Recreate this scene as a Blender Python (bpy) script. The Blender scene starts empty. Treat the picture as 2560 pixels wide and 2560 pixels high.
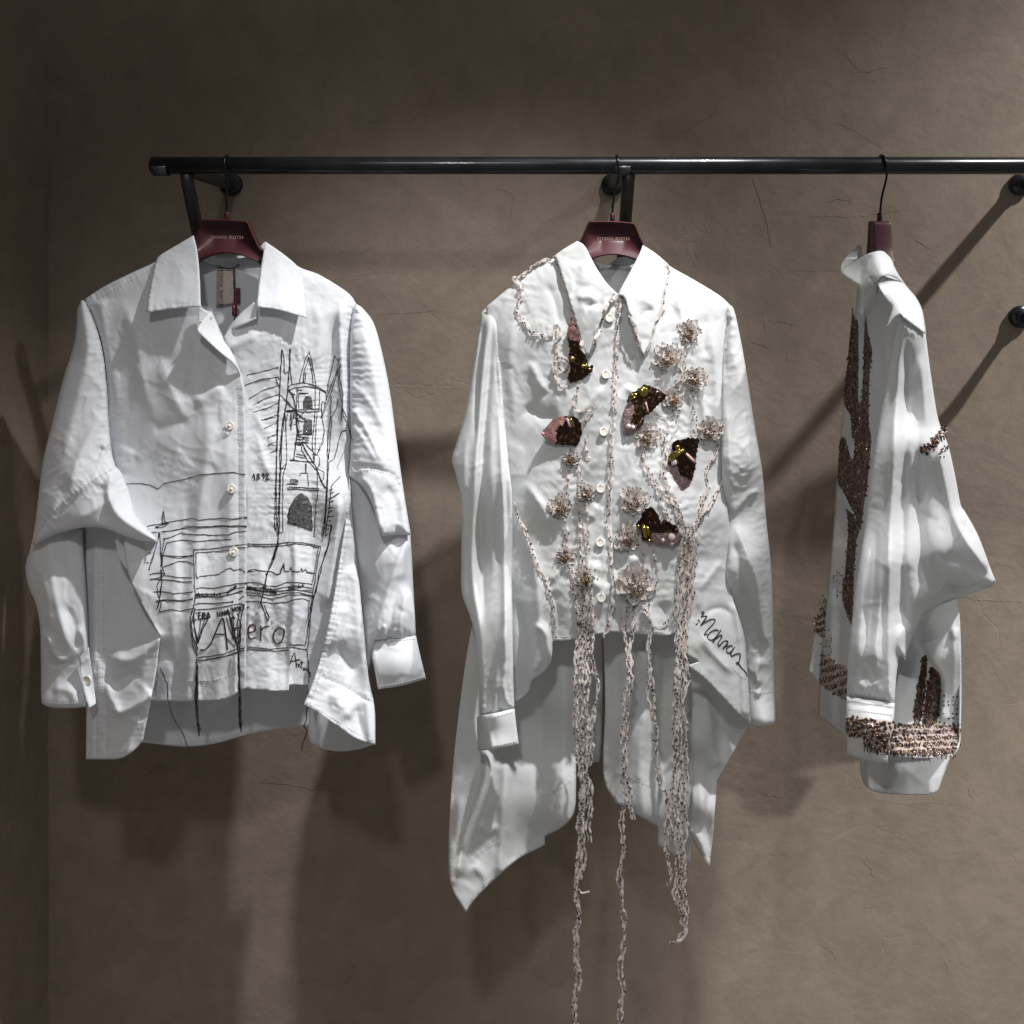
import bpy, math, random
import numpy as np
from mathutils import Vector
from mathutils.geometry import delaunay_2d_cdt

# ------------------------------------------------------------------ camera, world, lamps, exposure
SC = bpy.context.scene
COL = SC.collection
F, CX, CY = 2450.0, 1280.0, 650.0          # focal length and optical centre, photograph pixels
CZ = 1.70                                   # camera height
RAIL_Y, WALL_Y = 1.75, 2.04                 # distance of rail and of plaster wall

cam_d = bpy.data.cameras.new('camera')
cam_d.sensor_width = 36.0
cam_d.lens = 36.0 * F / 2560.0
cam_d.shift_y = -(1280.0 - CY) / 2560.0
cam_d.clip_start, cam_d.clip_end = 0.02, 60
cam = bpy.data.objects.new('camera', cam_d)
cam.location = (0, 0, CZ)
cam.rotation_euler = (math.radians(90), 0, 0)
COL.objects.link(cam)
SC.camera = cam

W = bpy.data.worlds.new('World')
SC.world = W
W.use_nodes = True
W.node_tree.nodes['Background'].inputs[0].default_value = (1.0, 0.955, 0.90, 1)
W.node_tree.nodes['Background'].inputs[1].default_value = 0.18


def spot(name, loc, target, watts, size_deg, blend=0.9, radius=0.03, color=(1.0, 0.985, 0.965)):
    d = bpy.data.lights.new(name, 'SPOT')
    d.energy = watts
    d.spot_size = math.radians(size_deg)
    d.spot_blend = blend
    d.shadow_soft_size = radius
    d.color = color
    o = bpy.data.objects.new(name, d)
    o.location = loc
    o.rotation_euler = (Vector(target) - Vector(loc)).to_track_quat('-Z', 'Y').to_euler()
    COL.objects.link(o)
    return o


# track spotlights on the ceiling in front of the wall
spot('track_spotlight', (2.24, 1.20, 3.25), (1.04, 1.95, -0.35), 350, 86, 1.0, 0.035)
spot('track_spotlight', (0.66, 1.06, 3.25), (-0.56, 1.76, 0.05), 275, 51, 1.0, 0.03)
# shop spotlights on the ceiling behind the photographer
spot('ceiling_spotlight', (-0.25, -0.45, 3.15), (-0.20, 1.90, 0.85), 66, 46, 1.0, 0.09)
spot('ceiling_spotlight', (2.10, -1.20, 2.75), (1.15, 2.00, -0.05), 430, 34, 1.0, 0.09)

SC.view_settings.view_transform = 'Standard'
SC.view_settings.look = 'None'
SC.view_settings.exposure = 0.0
SC.view_settings.gamma = 1.0
SC.render.engine = 'CYCLES'
SC.cycles.max_bounces = 6
SC.cycles.diffuse_bounces = 4
SC.cycles.use_denoising = True
SC.cycles.use_adaptive_sampling = True
SC.cycles.adaptive_threshold = 0.02


# ------------------------------------------------------------------ helpers: pixels, noise, folds
def P(x, y, d):
    """photograph pixel + distance (m) -> point of the room"""
    return ((x - CX) / F * d, d, CZ + (CY - y) / F * d)


def D(mm):
    return RAIL_Y + mm * 0.001


_rs = np.random.RandomState(7)
_PERM = _rs.permutation(4096)
_GR = _rs.uniform(0, 2 * np.pi, 4096)


def pnoise(x, y, seed=0):
    x = np.asarray(x, float) + seed * 37.31
    y = np.asarray(y, float) + seed * 11.77
    xi = np.floor(x).astype(int); yi = np.floor(y).astype(int)
    xf = x - xi; yf = y - yi

    def g(ix, iy, dx, dy):
        h = _GR[_PERM[(_PERM[ix & 4095] + iy) & 4095]]
        return np.cos(h) * dx + np.sin(h) * dy
    u = xf * xf * xf * (xf * (xf * 6 - 15) + 10)
    v = yf * yf * yf * (yf * (yf * 6 - 15) + 10)
    a = g(xi, yi, xf, yf); b = g(xi + 1, yi, xf - 1, yf)
    c = g(xi, yi + 1, xf, yf - 1); d = g(xi + 1, yi + 1, xf - 1, yf - 1)
    return (a + (b - a) * u) + ((c + (d - c) * u) - (a + (b - a) * u)) * v


def facets(u, v, seed=0, beta=15.0):
    """piecewise-flat crumple: every cell a tilted facet, creased where facets meet"""
    u = np.asarray(u, float); v = np.asarray(v, float)
    iu = np.floor(u).astype(int); iv = np.floor(v).astype(int)
    num = np.zeros(u.shape); den = np.zeros(u.shape)
    for a in (-1, 0, 1):
        for b in (-1, 0, 1):
            cu, cv = iu + a, iv + b
            h = _PERM[(_PERM[(cu + seed * 131) & 4095] + cv) & 4095]
            h2 = _PERM[(h + 17) & 4095]; h3 = _PERM[(h2 + 91) & 4095]; h4 = _PERM[(h3 + 5) & 4095]
            du = u - (cu + 0.15 + 0.7 * h / 4095.0); dv = v - (cv + 0.15 + 0.7 * h2 / 4095.0)
            w = np.exp(-beta * (du * du + dv * dv))
            g = 2 * np.pi * h3 / 4095.0
            num += w * ((np.cos(g) * du + np.sin(g) * dv) * 1.1 + (h4 / 4095.0 - 0.5) * 0.5)
            den += w
    return num / (den + 1e-9)


def smooth01(t):
    t = np.clip(t, 0, 1)
    return t * t * (3 - 2 * t)


def curve(pts, step=6.0):
    """Catmull-Rom through points; a third element marks a corner"""
    pts = [tuple(p) for p in pts]
    out = []
    n = len(pts)
    cor = [len(p) > 2 or i in (0, n - 1) for i, p in enumerate(pts)]
    xy = np.array([p[:2] for p in pts], float)
    for i in range(n - 1):
        p1, p2 = xy[i], xy[i + 1]
        p0 = p1 - (p2 - p1) if cor[i] else xy[i - 1]
        p3 = p2 + (p2 - p1) if cor[i + 1] else xy[i + 2]
        L = np.linalg.norm(p2 - p1)
        k = max(1, int(round(L / step)))
        for j in range(k):
            t = j / k
            out.append(0.5 * ((2 * p1) + (-p0 + p2) * t + (2 * p0 - 5 * p1 + 4 * p2 - p3) * t * t
                              + (-p0 + 3 * p1 - 3 * p2 + p3) * t ** 3))
    out.append(xy[-1])
    return np.array(out)


def seg_dist(x, y, poly):
    """signed distance, arc position and total length of a polyline"""
    best = np.full(x.shape, 1e9); sgn = np.ones(x.shape); arc = np.zeros(x.shape)
    s0 = 0.0
    for a, b in zip(poly[:-1], poly[1:]):
        d = b - a
        L = math.hypot(*d)
        if L < 1e-6:
            continue
        t = np.clip(((x - a[0]) * d[0] + (y - a[1]) * d[1]) / (L * L), 0, 1)
        dx = x - (a[0] + t * d[0]); dy = y - (a[1] + t * d[1])
        q = dx * dx + dy * dy
        m = q < best
        best = np.where(m, q, best)
        sgn = np.where(m, np.sign(d[0] * dy - d[1] * dx), sgn)
        arc = np.where(m, s0 + t * L, arc)
        s0 += L
    return np.sqrt(best), sgn, arc, s0


def inside(x, y, poly):
    r = np.zeros(x.shape, bool)
    n = len(poly)
    j = n - 1
    for i in range(n):
        xi, yi = poly[i]; xj, yj = poly[j]
        if yi != yj:
            c = ((yi > y) != (yj > y)) & (x < (xj - xi) * (y - yi) / (yj - yi) + xi)
            r ^= c
        j = i
    return r


class RBF:
    def __init__(self, ctrl):
        if isinstance(ctrl, (int, float)):
            self.c = float(ctrl); self.w = None
            return
        A = np.array(ctrl, float)
        self.p = A[:, :2] / 300.0
        n = len(A)
        r = np.linalg.norm(self.p[:, None] - self.p[None], axis=2)
        K = self.k(r) + np.eye(n) * 1e-4
        if n < 4:
            M = np.zeros((n + 1, n + 1)); M[:n, :n] = K; M[:n, n] = 1; M[n, :n] = 1
            s = np.linalg.lstsq(M, np.append(A[:, 2], 0), rcond=None)[0]
            self.w = s[:n]; self.a = np.array([s[n], 0, 0])
        else:
            Q = np.c_[np.ones(n), self.p]
            M = np.zeros((n + 3, n + 3)); M[:n, :n] = K; M[:n, n:] = Q; M[n:, :n] = Q.T
            s = np.linalg.lstsq(M, np.r_[A[:, 2], 0, 0, 0], rcond=None)[0]
            self.w = s[:n]; self.a = s[n:]

    @staticmethod
    def k(r):
        return -np.sqrt(r * r + 0.02)

    def __call__(self, x, y):
        x = np.asarray(x, float); y = np.asarray(y, float)
        if self.w is None:
            return np.full(x.shape, self.c)
        X = x / 300.0; Y = y / 300.0
        o = self.a[0] + self.a[1] * X + self.a[2] * Y
        for p, w in zip(self.p, self.w):
            o = o + w * self.k(np.hypot(X - p[0], Y - p[1]))
        return o


def fold(pts, a, wl, wr=None, e0=0.25, e1=0.25):
    """a soft ridge (a > 0 towards the room) along a path; wl/wr widths left/right of travel"""
    return (curve(pts, 14), a, wl, wl if wr is None else wr, e0, e1)


def link(o, parent=None):
    COL.objects.link(o)
    if parent is not None:
        o.parent = parent
        o.matrix_parent_inverse = parent.matrix_world.inverted()
    return o


def empty(name, loc, label, cat, group=None):
    o = bpy.data.objects.new(name, None)
    o.location = loc
    o.empty_display_size = 0.05
    COL.objects.link(o)
    o['label'] = label
    o['category'] = cat
    if group:
        o['group'] = group
    bpy.context.view_layer.update()
    return o


def mesh_obj(name, verts, faces, mat, parent=None, smooth=True, mat_idx=None):
    me = bpy.data.meshes.new(name)
    me.from_pydata([tuple(map(float, v)) for v in verts], [], faces)
    for m in (mat if isinstance(mat, (list, tuple)) else [mat]):
        me.materials.append(m)
    if mat_idx is not None:
        me.polygons.foreach_set('material_index', mat_idx)
    if smooth:
        me.polygons.foreach_set('use_smooth', [True] * len(me.polygons))
    me.update()
    o = bpy.data.objects.new(name, me)
    return link(o, parent)


def crease_set(loop, n, seed, main=90, spread=55, amp=1.0):
    """sharp little creases scattered over a piece of worn cotton"""
    rg = np.random.RandomState(seed)
    lo, hi = loop.min(0), loop.max(0)
    out = []
    t = 0
    while len(out) < n and t < n * 20:
        t += 1
        p = np.array([rg.uniform(lo[0], hi[0]), rg.uniform(lo[1], hi[1])])
        if not inside(p[:1], p[1:], loop)[0]:
            continue
        a = math.radians(main + rg.normal(0, spread))
        L = rg.uniform(22, 95)
        d = np.array([math.cos(a), math.sin(a)])
        nrm = np.array([-d[1], d[0]])
        b = rg.uniform(-.14, .14) * L
        pts = [tuple(p - d * L / 2), tuple(p + nrm * b), tuple(p + d * L / 2)]
        sg = 1 if rg.rand() < 0.6 else -1
        w = rg.uniform(3.5, 6.0)
        out.append(fold(pts, sg * amp * rg.uniform(0.35, 1.1), w, w * rg.uniform(1.2, 3.5), 0.45, 0.45))
    return out


FOLD = 1.15          # depth of the drawn folds


class Panel:
    """a sheet of cloth: outline, depth map, folds; optional closed back (sleeve)"""

    def __init__(self, name, outline, depth, mat, parent, folds=(), wrinkles=(), puff=0, puff_r=60,
                 puff_edge=None, back=None, res=6.0, behind=(), thick=0.0009, steps=(), hem=None, lean=0.0, pucker=(), creases=None):
        pts = [tuple(p) for p in outline]
        # rotate so that the loop starts at a corner
        k = next((i for i, p in enumerate(pts) if len(p) > 2), 0)
        pts = pts[k:] + pts[:k]
        loop = curve(pts + [pts[0] + (() if len(pts[0]) > 2 else (1,))], res)[:-1]
        self.loop = loop
        self.rbf = RBF(depth)
        self.folds = list(folds) + (crease_set(loop, *creases) if creases else []); self.wr = wrinkles; self.puff = puff; self.puff_r = puff_r
        self.steps = steps
        self.lean = lean
        self.pucker = [(curve(q[0], 8),) + tuple(q[1:]) for q in pucker]
        self.behind = behind
        self.edge = [curve(e, 12) for e in puff_edge] if puff_edge else [np.vstack([loop, loop[:1]])]
        x0, y0 = loop.min(0); x1, y1 = loop.max(0)
        gx, gy = np.meshgrid(np.arange(x0, x1, res), np.arange(y0, y1, res * 0.866))
        gx = gx + (np.arange(gx.shape[0]) % 2)[:, None] * res * 0.5
        gx = gx.ravel(); gy = gy.ravel()
        m = inside(gx, gy, loop)
        gx, gy = gx[m], gy[m]
        d, _, _, _ = seg_dist(gx, gy, np.vstack([loop, loop[:1]]))
        m = d > res * 0.55
        gx, gy = gx[m], gy[m]
        n = len(loop)
        allp = [Vector((float(a), float(b))) for a, b in loop] + [Vector((float(a), float(b))) for a, b in zip(gx, gy)]
        vo, _, fo, ov, _, _ = delaunay_2d_cdt(allp, [], [list(range(n))], 1, 1e-4)
        V = np.array([(v.x, v.y) for v in vo])
        tris = []
        for f in fo:
            f = list(f)
            a, b, c = V[f[0]], V[f[1]], V[f[2]]
            if (b[0] - a[0]) * (c[1] - a[1]) - (b[1] - a[1]) * (c[0] - a[0]) > 0:
                f = f[::-1]
            tris.append(f)
        x, y = V[:, 0], V[:, 1]
        dep = self.depth(x, y)
        verts = np.stack([(x - CX) / F * dep, dep, CZ + (CY - y) / F * dep], 1)
        isb = np.zeros(len(V), bool)
        for i, o in enumerate(ov):
            if any(q < n for q in o):
                isb[i] = True
        if back is not None:
            db, _, _, _ = seg_dist(x, y, np.vstack([loop, loop[:1]]))
            pr = np.sqrt(np.clip(1 - (1 - np.clip(db / puff_r, 0, 1)) ** 2, 0, 1))
            base = D(self.rbf(x, y) - self.lean * np.clip((y - 900.0) / 800.0, 0, 1.6)) + back * 0.001 * pr + 0.0005
            base = np.maximum(base, dep + 0.0008)
            idx = np.full(len(V), -1)
            idx[isb] = np.where(isb)[0]
            inn = np.where(~isb)[0]
            idx[inn] = len(V) + np.arange(len(inn))
            vb = np.stack([(x - CX) / F * base, base, CZ + (CY - y) / F * base], 1)[inn]
            verts = np.vstack([verts, vb])
            tris = tris + [[int(idx[f[0]]), int(idx[f[2]]), int(idx[f[1]])] for f in tris
                           if not all(isb[q] for q in f)]
        self.obj = mesh_obj(name, verts, tris, mat, parent)
        if back is None and thick:
            md = self.obj.modifiers.new('cloth_thickness', 'SOLIDIFY')
            md.thickness = thick
            md.offset = 0
        if hem:
            for h in hem:
                stitch(self, h, parent=self.obj)

    def depth(self, x, y):
        x = np.asarray(x, float); y = np.asarray(y, float)
        mm = np.array(self.rbf(x, y), float) - self.lean * np.clip((y - 900.0) / 800.0, 0, 1.6)
        if self.puff:
            best = np.full(x.shape, 1e9)
            for e in self.edge:
                d, _, _, _ = seg_dist(x, y, e)
                best = np.minimum(best, d)
            t = np.clip(best / self.puff_r, 0, 1)
            mm = mm - self.puff * np.sqrt(np.clip(1 - (1 - t) ** 2, 0, 1))
        for (poly, a, wl, wr, e0, e1) in self.folds:
            q = 3.2 * max(wl, wr)
            lo, hi = poly.min(0) - q, poly.max(0) + q
            m = (x > lo[0]) & (x < hi[0]) & (y > lo[1]) & (y < hi[1])
            if not m.any():
                continue
            d, s, arc, L = seg_dist(x[m], y[m], poly)
            w = np.where(s < 0, wl, wr)
            t = arc / L
            tap = (smooth01(t / e0) if e0 > 0 else 1.0) * (smooth01((1 - t) / e1) if e1 > 0 else 1.0)
            e = 0.22 * w + 1.2
            mm[m] -= FOLD * a * tap * np.exp(-(np.sqrt(d * d + e * e) - e) / (0.72 * w))
        for (poly, a, w, reach, e0, e1) in self.steps:
            d, s, arc, L = seg_dist(x, y, poly)
            t = arc / L
            tap = (smooth01(t / e0) if e0 > 0 else 1.0) * (smooth01((1 - t) / e1) if e1 > 0 else 1.0)
            mm = mm - a * tap * 0.5 * (1 + np.tanh(d * s / w)) * np.exp(-(d / reach) ** 2)
        for (poly, a, per, wd) in self.pucker:
            lo, hi = poly.min(0) - 4 * wd, poly.max(0) + 4 * wd
            m = (x > lo[0]) & (x < hi[0]) & (y > lo[1]) & (y < hi[1])
            if not m.any():
                continue
            d, s, arc, L = seg_dist(x[m], y[m], poly)
            ph = arc / per + 1.3 * pnoise(arc / (per * 2.3), arc * 0 + 3.3, 12) + 0.5 * pnoise(arc / 40.0, d / 12.0, 13)
            k = 0.55 + 0.9 * np.clip(pnoise(arc / (per * 3.0), arc * 0 + 8.1, 14) + 0.2, 0, 1)
            mm[m] -= a * k * np.sin(2 * np.pi * ph) * np.exp(-d / (wd * (0.5 + k)))
        for (sx, sy, ang, amp, seed, ridged) in self.wr:
            c, s_ = math.cos(math.radians(ang)), math.sin(math.radians(ang))
            u = (x * c + y * s_) / sx; v = (-x * s_ + y * c) / sy
            nz = pnoise(u + 0.6 * pnoise(u * 0.7, v * 0.7, seed + 5), v, seed)
            if ridged == 1:        # crumpled facets
                nz = facets(u, v, seed)
            elif ridged == 2:      # creases only here and there
                msk = smooth01((pnoise(x / 170.0, y / 170.0, seed + 9) + 0.15) / 0.35)
                nz = np.exp(-np.abs(nz) * 9.0) * msk
            mm = mm - amp * nz
        out = D(mm)
        for q, gap in self.behind:
            m = inside(x, y, q.loop)
            out = np.where(m, np.maximum(out, q.depth(x, y) + gap * 0.001), out)
        return out

    def at(self, x, y, lift=0.0):
        d = float(self.depth(np.array([x]), np.array([y]))[0]) - lift
        return P(x, y, d)


def drape_on(obj, panel, lift):
    """lay a flat patch on a cloth panel"""
    co = np.array([v.co[:] for v in obj.data.vertices])
    x = co[:, 0] / co[:, 1] * F + CX
    y = CY - (co[:, 2] - CZ) / co[:, 1] * F
    d = panel.depth(x, y) - lift
    for v, a, b, c in zip(obj.data.vertices, x, y, d):
        v.co = P(a, b, c)


def step(pts, a, w, reach=60, e0=0.2, e1=0.2):
    return (curve(pts, 14), a, w, reach, e0, e1)


def surf_depth(panels, x, y, default):
    x = np.asarray(x, float); y = np.asarray(y, float)
    out = np.full(x.shape, 99.0)
    for p in panels:
        m = inside(x, y, p.loop)
        if m.any():
            out = np.where(m, np.minimum(out, p.depth(x, y)), out)
    return np.where(out > 90, default, out)


def tube_geo(path, r, sides=5, closed_ends=True):
    """path: list of 3D points, r: radius or list"""
    path = [Vector(p) for p in path]
    n = len(path)
    V, Fc = [], []
    up = Vector((0, 1, 0))
    for i, p in enumerate(path):
        t = (path[min(i + 1, n - 1)] - path[max(i - 1, 0)])
        if t.length < 1e-9:
            t = Vector((1, 0, 0))
        t.normalize()
        a = t.cross(up)
        if a.length < 1e-3:
            a = t.cross(Vector((1, 0, 0)))
        a.normalize()
        b = t.cross(a)
        rr = r[i] if isinstance(r, (list, tuple, np.ndarray)) else r
        for k in range(sides):
            q = 2 * math.pi * k / sides
            V.append(p + a * (rr * math.cos(q)) + b * (rr * math.sin(q)))
    for i in range(n - 1):
        for k in range(sides):
            k2 = (k + 1) % sides
            Fc.append((i * sides + k, i * sides + k2, (i + 1) * sides + k2, (i + 1) * sides + k))
    if closed_ends:
        Fc.append(tuple(range(sides))[::-1])
        Fc.append(tuple((n - 1) * sides + k for k in range(sides)))
    return V, Fc


class Geo:
    def __init__(self):
        self.v, self.f, self.m = [], [], []

    def add(self, V, Fc, m=0):
        o = len(self.v)
        self.v += list(V)
        self.f += [tuple(i + o for i in f) for f in Fc]
        self.m += [m] * len(Fc)

    def obj(self, name, mat, parent=None, smooth=True):
        return mesh_obj(name, self.v, self.f, mat, parent, smooth, self.m)


def stitch(panel, pts, parent, dash=5.0, gap=3.0, r=0.00042, mat=None, lift=0.0009, name='stitching'):
    c = curve(pts, 2.0)
    g = Geo()
    seg = np.r_[0, np.cumsum(np.hypot(*np.diff(c, axis=0).T))]
    st = np.arange(0.0, seg[-1], dash + gap)
    q = np.stack([st, st + dash * 0.5, np.minimum(st + dash, seg[-1])], 1)
    x = np.interp(q, seg, c[:, 0]); y = np.interp(q, seg, c[:, 1])
    d = panel.depth(x.ravel(), y.ravel()).reshape(x.shape) - lift
    for i in range(len(st)):
        V, Fc = tube_geo([P(x[i, k], y[i, k], d[i, k]) for k in range(3)], r, 4)
        g.add(V, Fc)
    return g.obj(name, mat or M['thread_white'], parent)


def strokes(panels, lines, r, mat, name, parent, default=D(-50), lift=0.0009, wob=0.5, seed=1, smooth_corners=False):
    g = Geo()
    rg = np.random.RandomState(seed)
    for li, ln in enumerate(lines):
        pts = ln if smooth_corners else [tuple(p[:2]) + (1,) for p in ln]
        c = curve(pts, 4.0)
        nx = pnoise(np.arange(len(c)) / 5.0, np.full(len(c), li * 1.7), seed) * wob * 2
        ny = pnoise(np.arange(len(c)) / 5.0, np.full(len(c), li * 2.9 + 50), seed) * wob * 2
        x = c[:, 0] + nx; y = c[:, 1] + ny
        d = surf_depth(panels, x, y, default) - lift
        rr = r * (1 + 0.25 * rg.uniform(-1, 1, len(c)))
        V, Fc = tube_geo([P(a, b, e) for a, b, e in zip(x, y, d)], list(rr), 4)
        g.add(V, Fc)
    return g.obj(name, mat, parent)


ICO_V = None


def ico(center, r, squash=(1, 1, 1)):
    global ICO_V
    if ICO_V is None:
        t = (1 + 5 ** 0.5) / 2
        v = [(-1, t, 0), (1, t, 0), (-1, -t, 0), (1, -t, 0), (0, -1, t), (0, 1, t), (0, -1, -t), (0, 1, -t),
             (t, 0, -1), (t, 0, 1), (-t, 0, -1), (-t, 0, 1)]
        n = math.sqrt(1 + t * t)
        ICO_V = [(a / n, b / n, c / n) for a, b, c in v]
    return [(center[0] + a * r * squash[0], center[1] + b * r * squash[1], center[2] + c * r * squash[2]) for a, b, c in ICO_V]


ICO_F = [(0, 11, 5), (0, 5, 1), (0, 1, 7), (0, 7, 10), (0, 10, 11), (1, 5, 9), (5, 11, 4), (11, 10, 2), (10, 7, 6), (7, 1, 8),
         (3, 9, 4), (3, 4, 2), (3, 2, 6), (3, 6, 8), (3, 8, 9), (4, 9, 5), (2, 4, 11), (6, 2, 10), (8, 6, 7), (9, 8, 1)]


def lathe_geo(profile, axis_o, axis_d, n=16):
    """profile: (radius, height) pairs about an axis"""
    o = Vector(axis_o); d = Vector(axis_d).normalized()
    a = d.orthogonal().normalized(); b = d.cross(a)
    V, Fc = [], []
    for r, h in profile:
        for k in range(n):
            q = 2 * math.pi * k / n
            V.append(o + d * h + (a * math.cos(q) + b * math.sin(q)) * r)
    m = len(profile)
    for i in range(m - 1):
        for k in range(n):
            k2 = (k + 1) % n
            Fc.append((i * n + k, i * n + k2, (i + 1) * n + k2, (i + 1) * n + k))
    Fc.append(tuple(range(n))[::-1])
    Fc.append(tuple((m - 1) * n + k for k in range(n)))
    return V, Fc


# ------------------------------------------------------------------ materials
M = {}


def new_mat(name):
    m = bpy.data.materials.new(name)
    m.use_nodes = True
    nt = m.node_tree
    return m, nt, nt.nodes['Principled BSDF'], nt.nodes['Material Output']


def nd(nt, typ, **kw):
    n = nt.nodes.new(typ)
    for k, v in kw.items():
        setattr(n, k, v)
    return n


def simple(name, col, rough=0.5, metal=0.0, spec=0.5, coat=0.0, var=0.0, scale=60, bump=0.0, bscale=400):
    m, nt, b, out = new_mat(name)
    b.inputs['Base Color'].default_value = (*col, 1)
    b.inputs['Roughness'].default_value = rough
    b.inputs['Metallic'].default_value = metal
    b.inputs['Specular IOR Level'].default_value = spec
    b.inputs['Coat Weight'].default_value = coat
    tc = nd(nt, 'ShaderNodeTexCoord')
    if var:
        no = nd(nt, 'ShaderNodeTexNoise'); no.inputs['Scale'].default_value = scale; no.inputs['Detail'].default_value = 4
        nt.links.new(tc.outputs['Object'], no.inputs['Vector'])
        rp = nd(nt, 'ShaderNodeValToRGB')
        rp.color_ramp.elements[0].position = 0.3; rp.color_ramp.elements[1].position = 0.7
        rp.color_ramp.elements[0].color = (*[c * (1 - var) for c in col], 1)
        rp.color_ramp.elements[1].color = (*[min(1, c * (1 + var)) for c in col], 1)
        nt.links.new(no.outputs['Fac'], rp.inputs['Fac'])
        nt.links.new(rp.outputs['Color'], b.inputs['Base Color'])
    if bump:
        nb = nd(nt, 'ShaderNodeTexNoise'); nb.inputs['Scale'].default_value = bscale; nb.inputs['Detail'].default_value = 3
        nt.links.new(tc.outputs['Object'], nb.inputs['Vector'])
        bp = nd(nt, 'ShaderNodeBump'); bp.inputs['Strength'].default_value = bump; bp.inputs['Distance'].default_value = 0.001
        nt.links.new(nb.outputs['Fac'], bp.inputs['Height'])
        nt.links.new(bp.outputs['Normal'], b.inputs['Normal'])
    return m


def cotton(name, col=(0.80, 0.82, 0.855), trans=0.16, crumple=0.5, fine=0.25):
    m, nt, b, out = new_mat(name)
    b.inputs['Base Color'].default_value = (*col, 1)
    b.inputs['Roughness'].default_value = 0.82
    b.inputs['Specular IOR Level'].default_value = 0.14
    b.inputs['Sheen Weight'].default_value = 0.05
    b.inputs['Sheen Roughness'].default_value = 0.4
    geo = nd(nt, 'ShaderNodeNewGeometry')
    # warp the lookup so that creases run irregularly
    w = nd(nt, 'ShaderNodeTexNoise'); w.inputs['Scale'].default_value = 9; w.inputs['Detail'].default_value = 2
    nt.links.new(geo.outputs['Position'], w.inputs['Vector'])
    mx = nd(nt, 'ShaderNodeMix', data_type='VECTOR'); mx.inputs['Factor'].default_value = 0.06
    nt.links.new(geo.outputs['Position'], mx.inputs['A'])
    nt.links.new(w.outputs['Color'], mx.inputs['B'])
    mp = nd(nt, 'ShaderNodeMapping'); mp.inputs['Rotation'].default_value = (0, 0.6, 0); mp.inputs['Scale'].default_value = (1.0, 1.0, 0.45)
    nt.links.new(mx.outputs['Result'], mp.inputs['Vector'])
    vo = nd(nt, 'ShaderNodeTexNoise', noise_type='RIDGED_MULTIFRACTAL'); vo.inputs['Scale'].default_value = 22; vo.inputs['Detail'].default_value = 3
    vo.inputs['Roughness'].default_value = 0.5
    nt.links.new(mp.outputs['Vector'], vo.inputs['Vector'])
    n1 = nd(nt, 'ShaderNodeTexNoise'); n1.inputs['Scale'].default_value = 55; n1.inputs['Detail'].default_value = 4; n1.inputs['Roughness'].default_value = 0.55
    nt.links.new(geo.outputs['Position'], n1.inputs['Vector'])
    msk = nd(nt, 'ShaderNodeTexNoise'); msk.inputs['Scale'].default_value = 6
    nt.links.new(geo.outputs['Position'], msk.inputs['Vector'])
    mr = nd(nt, 'ShaderNodeMapRange'); mr.inputs['From Min'].default_value = 0.42; mr.inputs['From Max'].default_value = 0.62
    nt.links.new(msk.outputs['Fac'], mr.inputs['Value'])
    ml = nd(nt, 'ShaderNodeMath', operation='MULTIPLY')
    nt.links.new(vo.outputs['Fac'], ml.inputs[0]); nt.links.new(mr.outputs['Result'], ml.inputs[1])
    b1 = nd(nt, 'ShaderNodeBump'); b1.inputs['Strength'].default_value = crumple; b1.inputs['Distance'].default_value = 0.0030
    nt.links.new(ml.outputs[0], b1.inputs['Height'])
    b2 = nd(nt, 'ShaderNodeBump'); b2.inputs['Strength'].default_value = fine; b2.inputs['Distance'].default_value = 0.003
    nt.links.new(n1.outputs['Fac'], b2.inputs['Height'])
    nt.links.new(b1.outputs['Normal'], b2.inputs['Normal'])
    # woven grain
    wv = nd(nt, 'ShaderNodeTexNoise'); wv.inputs['Scale'].default_value = 900; wv.inputs['Detail'].default_value = 2
    nt.links.new(geo.outputs['Position'], wv.inputs['Vector'])
    b3 = nd(nt, 'ShaderNodeBump'); b3.inputs['Strength'].default_value = 0.5; b3.inputs['Distance'].default_value = 0.0006
    nt.links.new(wv.outputs['Fac'], b3.inputs['Height'])
    nt.links.new(b2.outputs['Normal'], b3.inputs['Normal'])
    nt.links.new(b3.outputs['Normal'], b.inputs['Normal'])
    tr = nd(nt, 'ShaderNodeBsdfTranslucent'); tr.inputs['Color'].default_value = (*col, 1)
    ms = nd(nt, 'ShaderNodeMixShader'); ms.inputs['Fac'].default_value = trans
    nt.links.new(b.outputs['BSDF'], ms.inputs[1]); nt.links.new(tr.outputs['BSDF'], ms.inputs[2])
    nt.links.new(ms.outputs['Shader'], out.inputs['Surface'])
    return m


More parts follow.
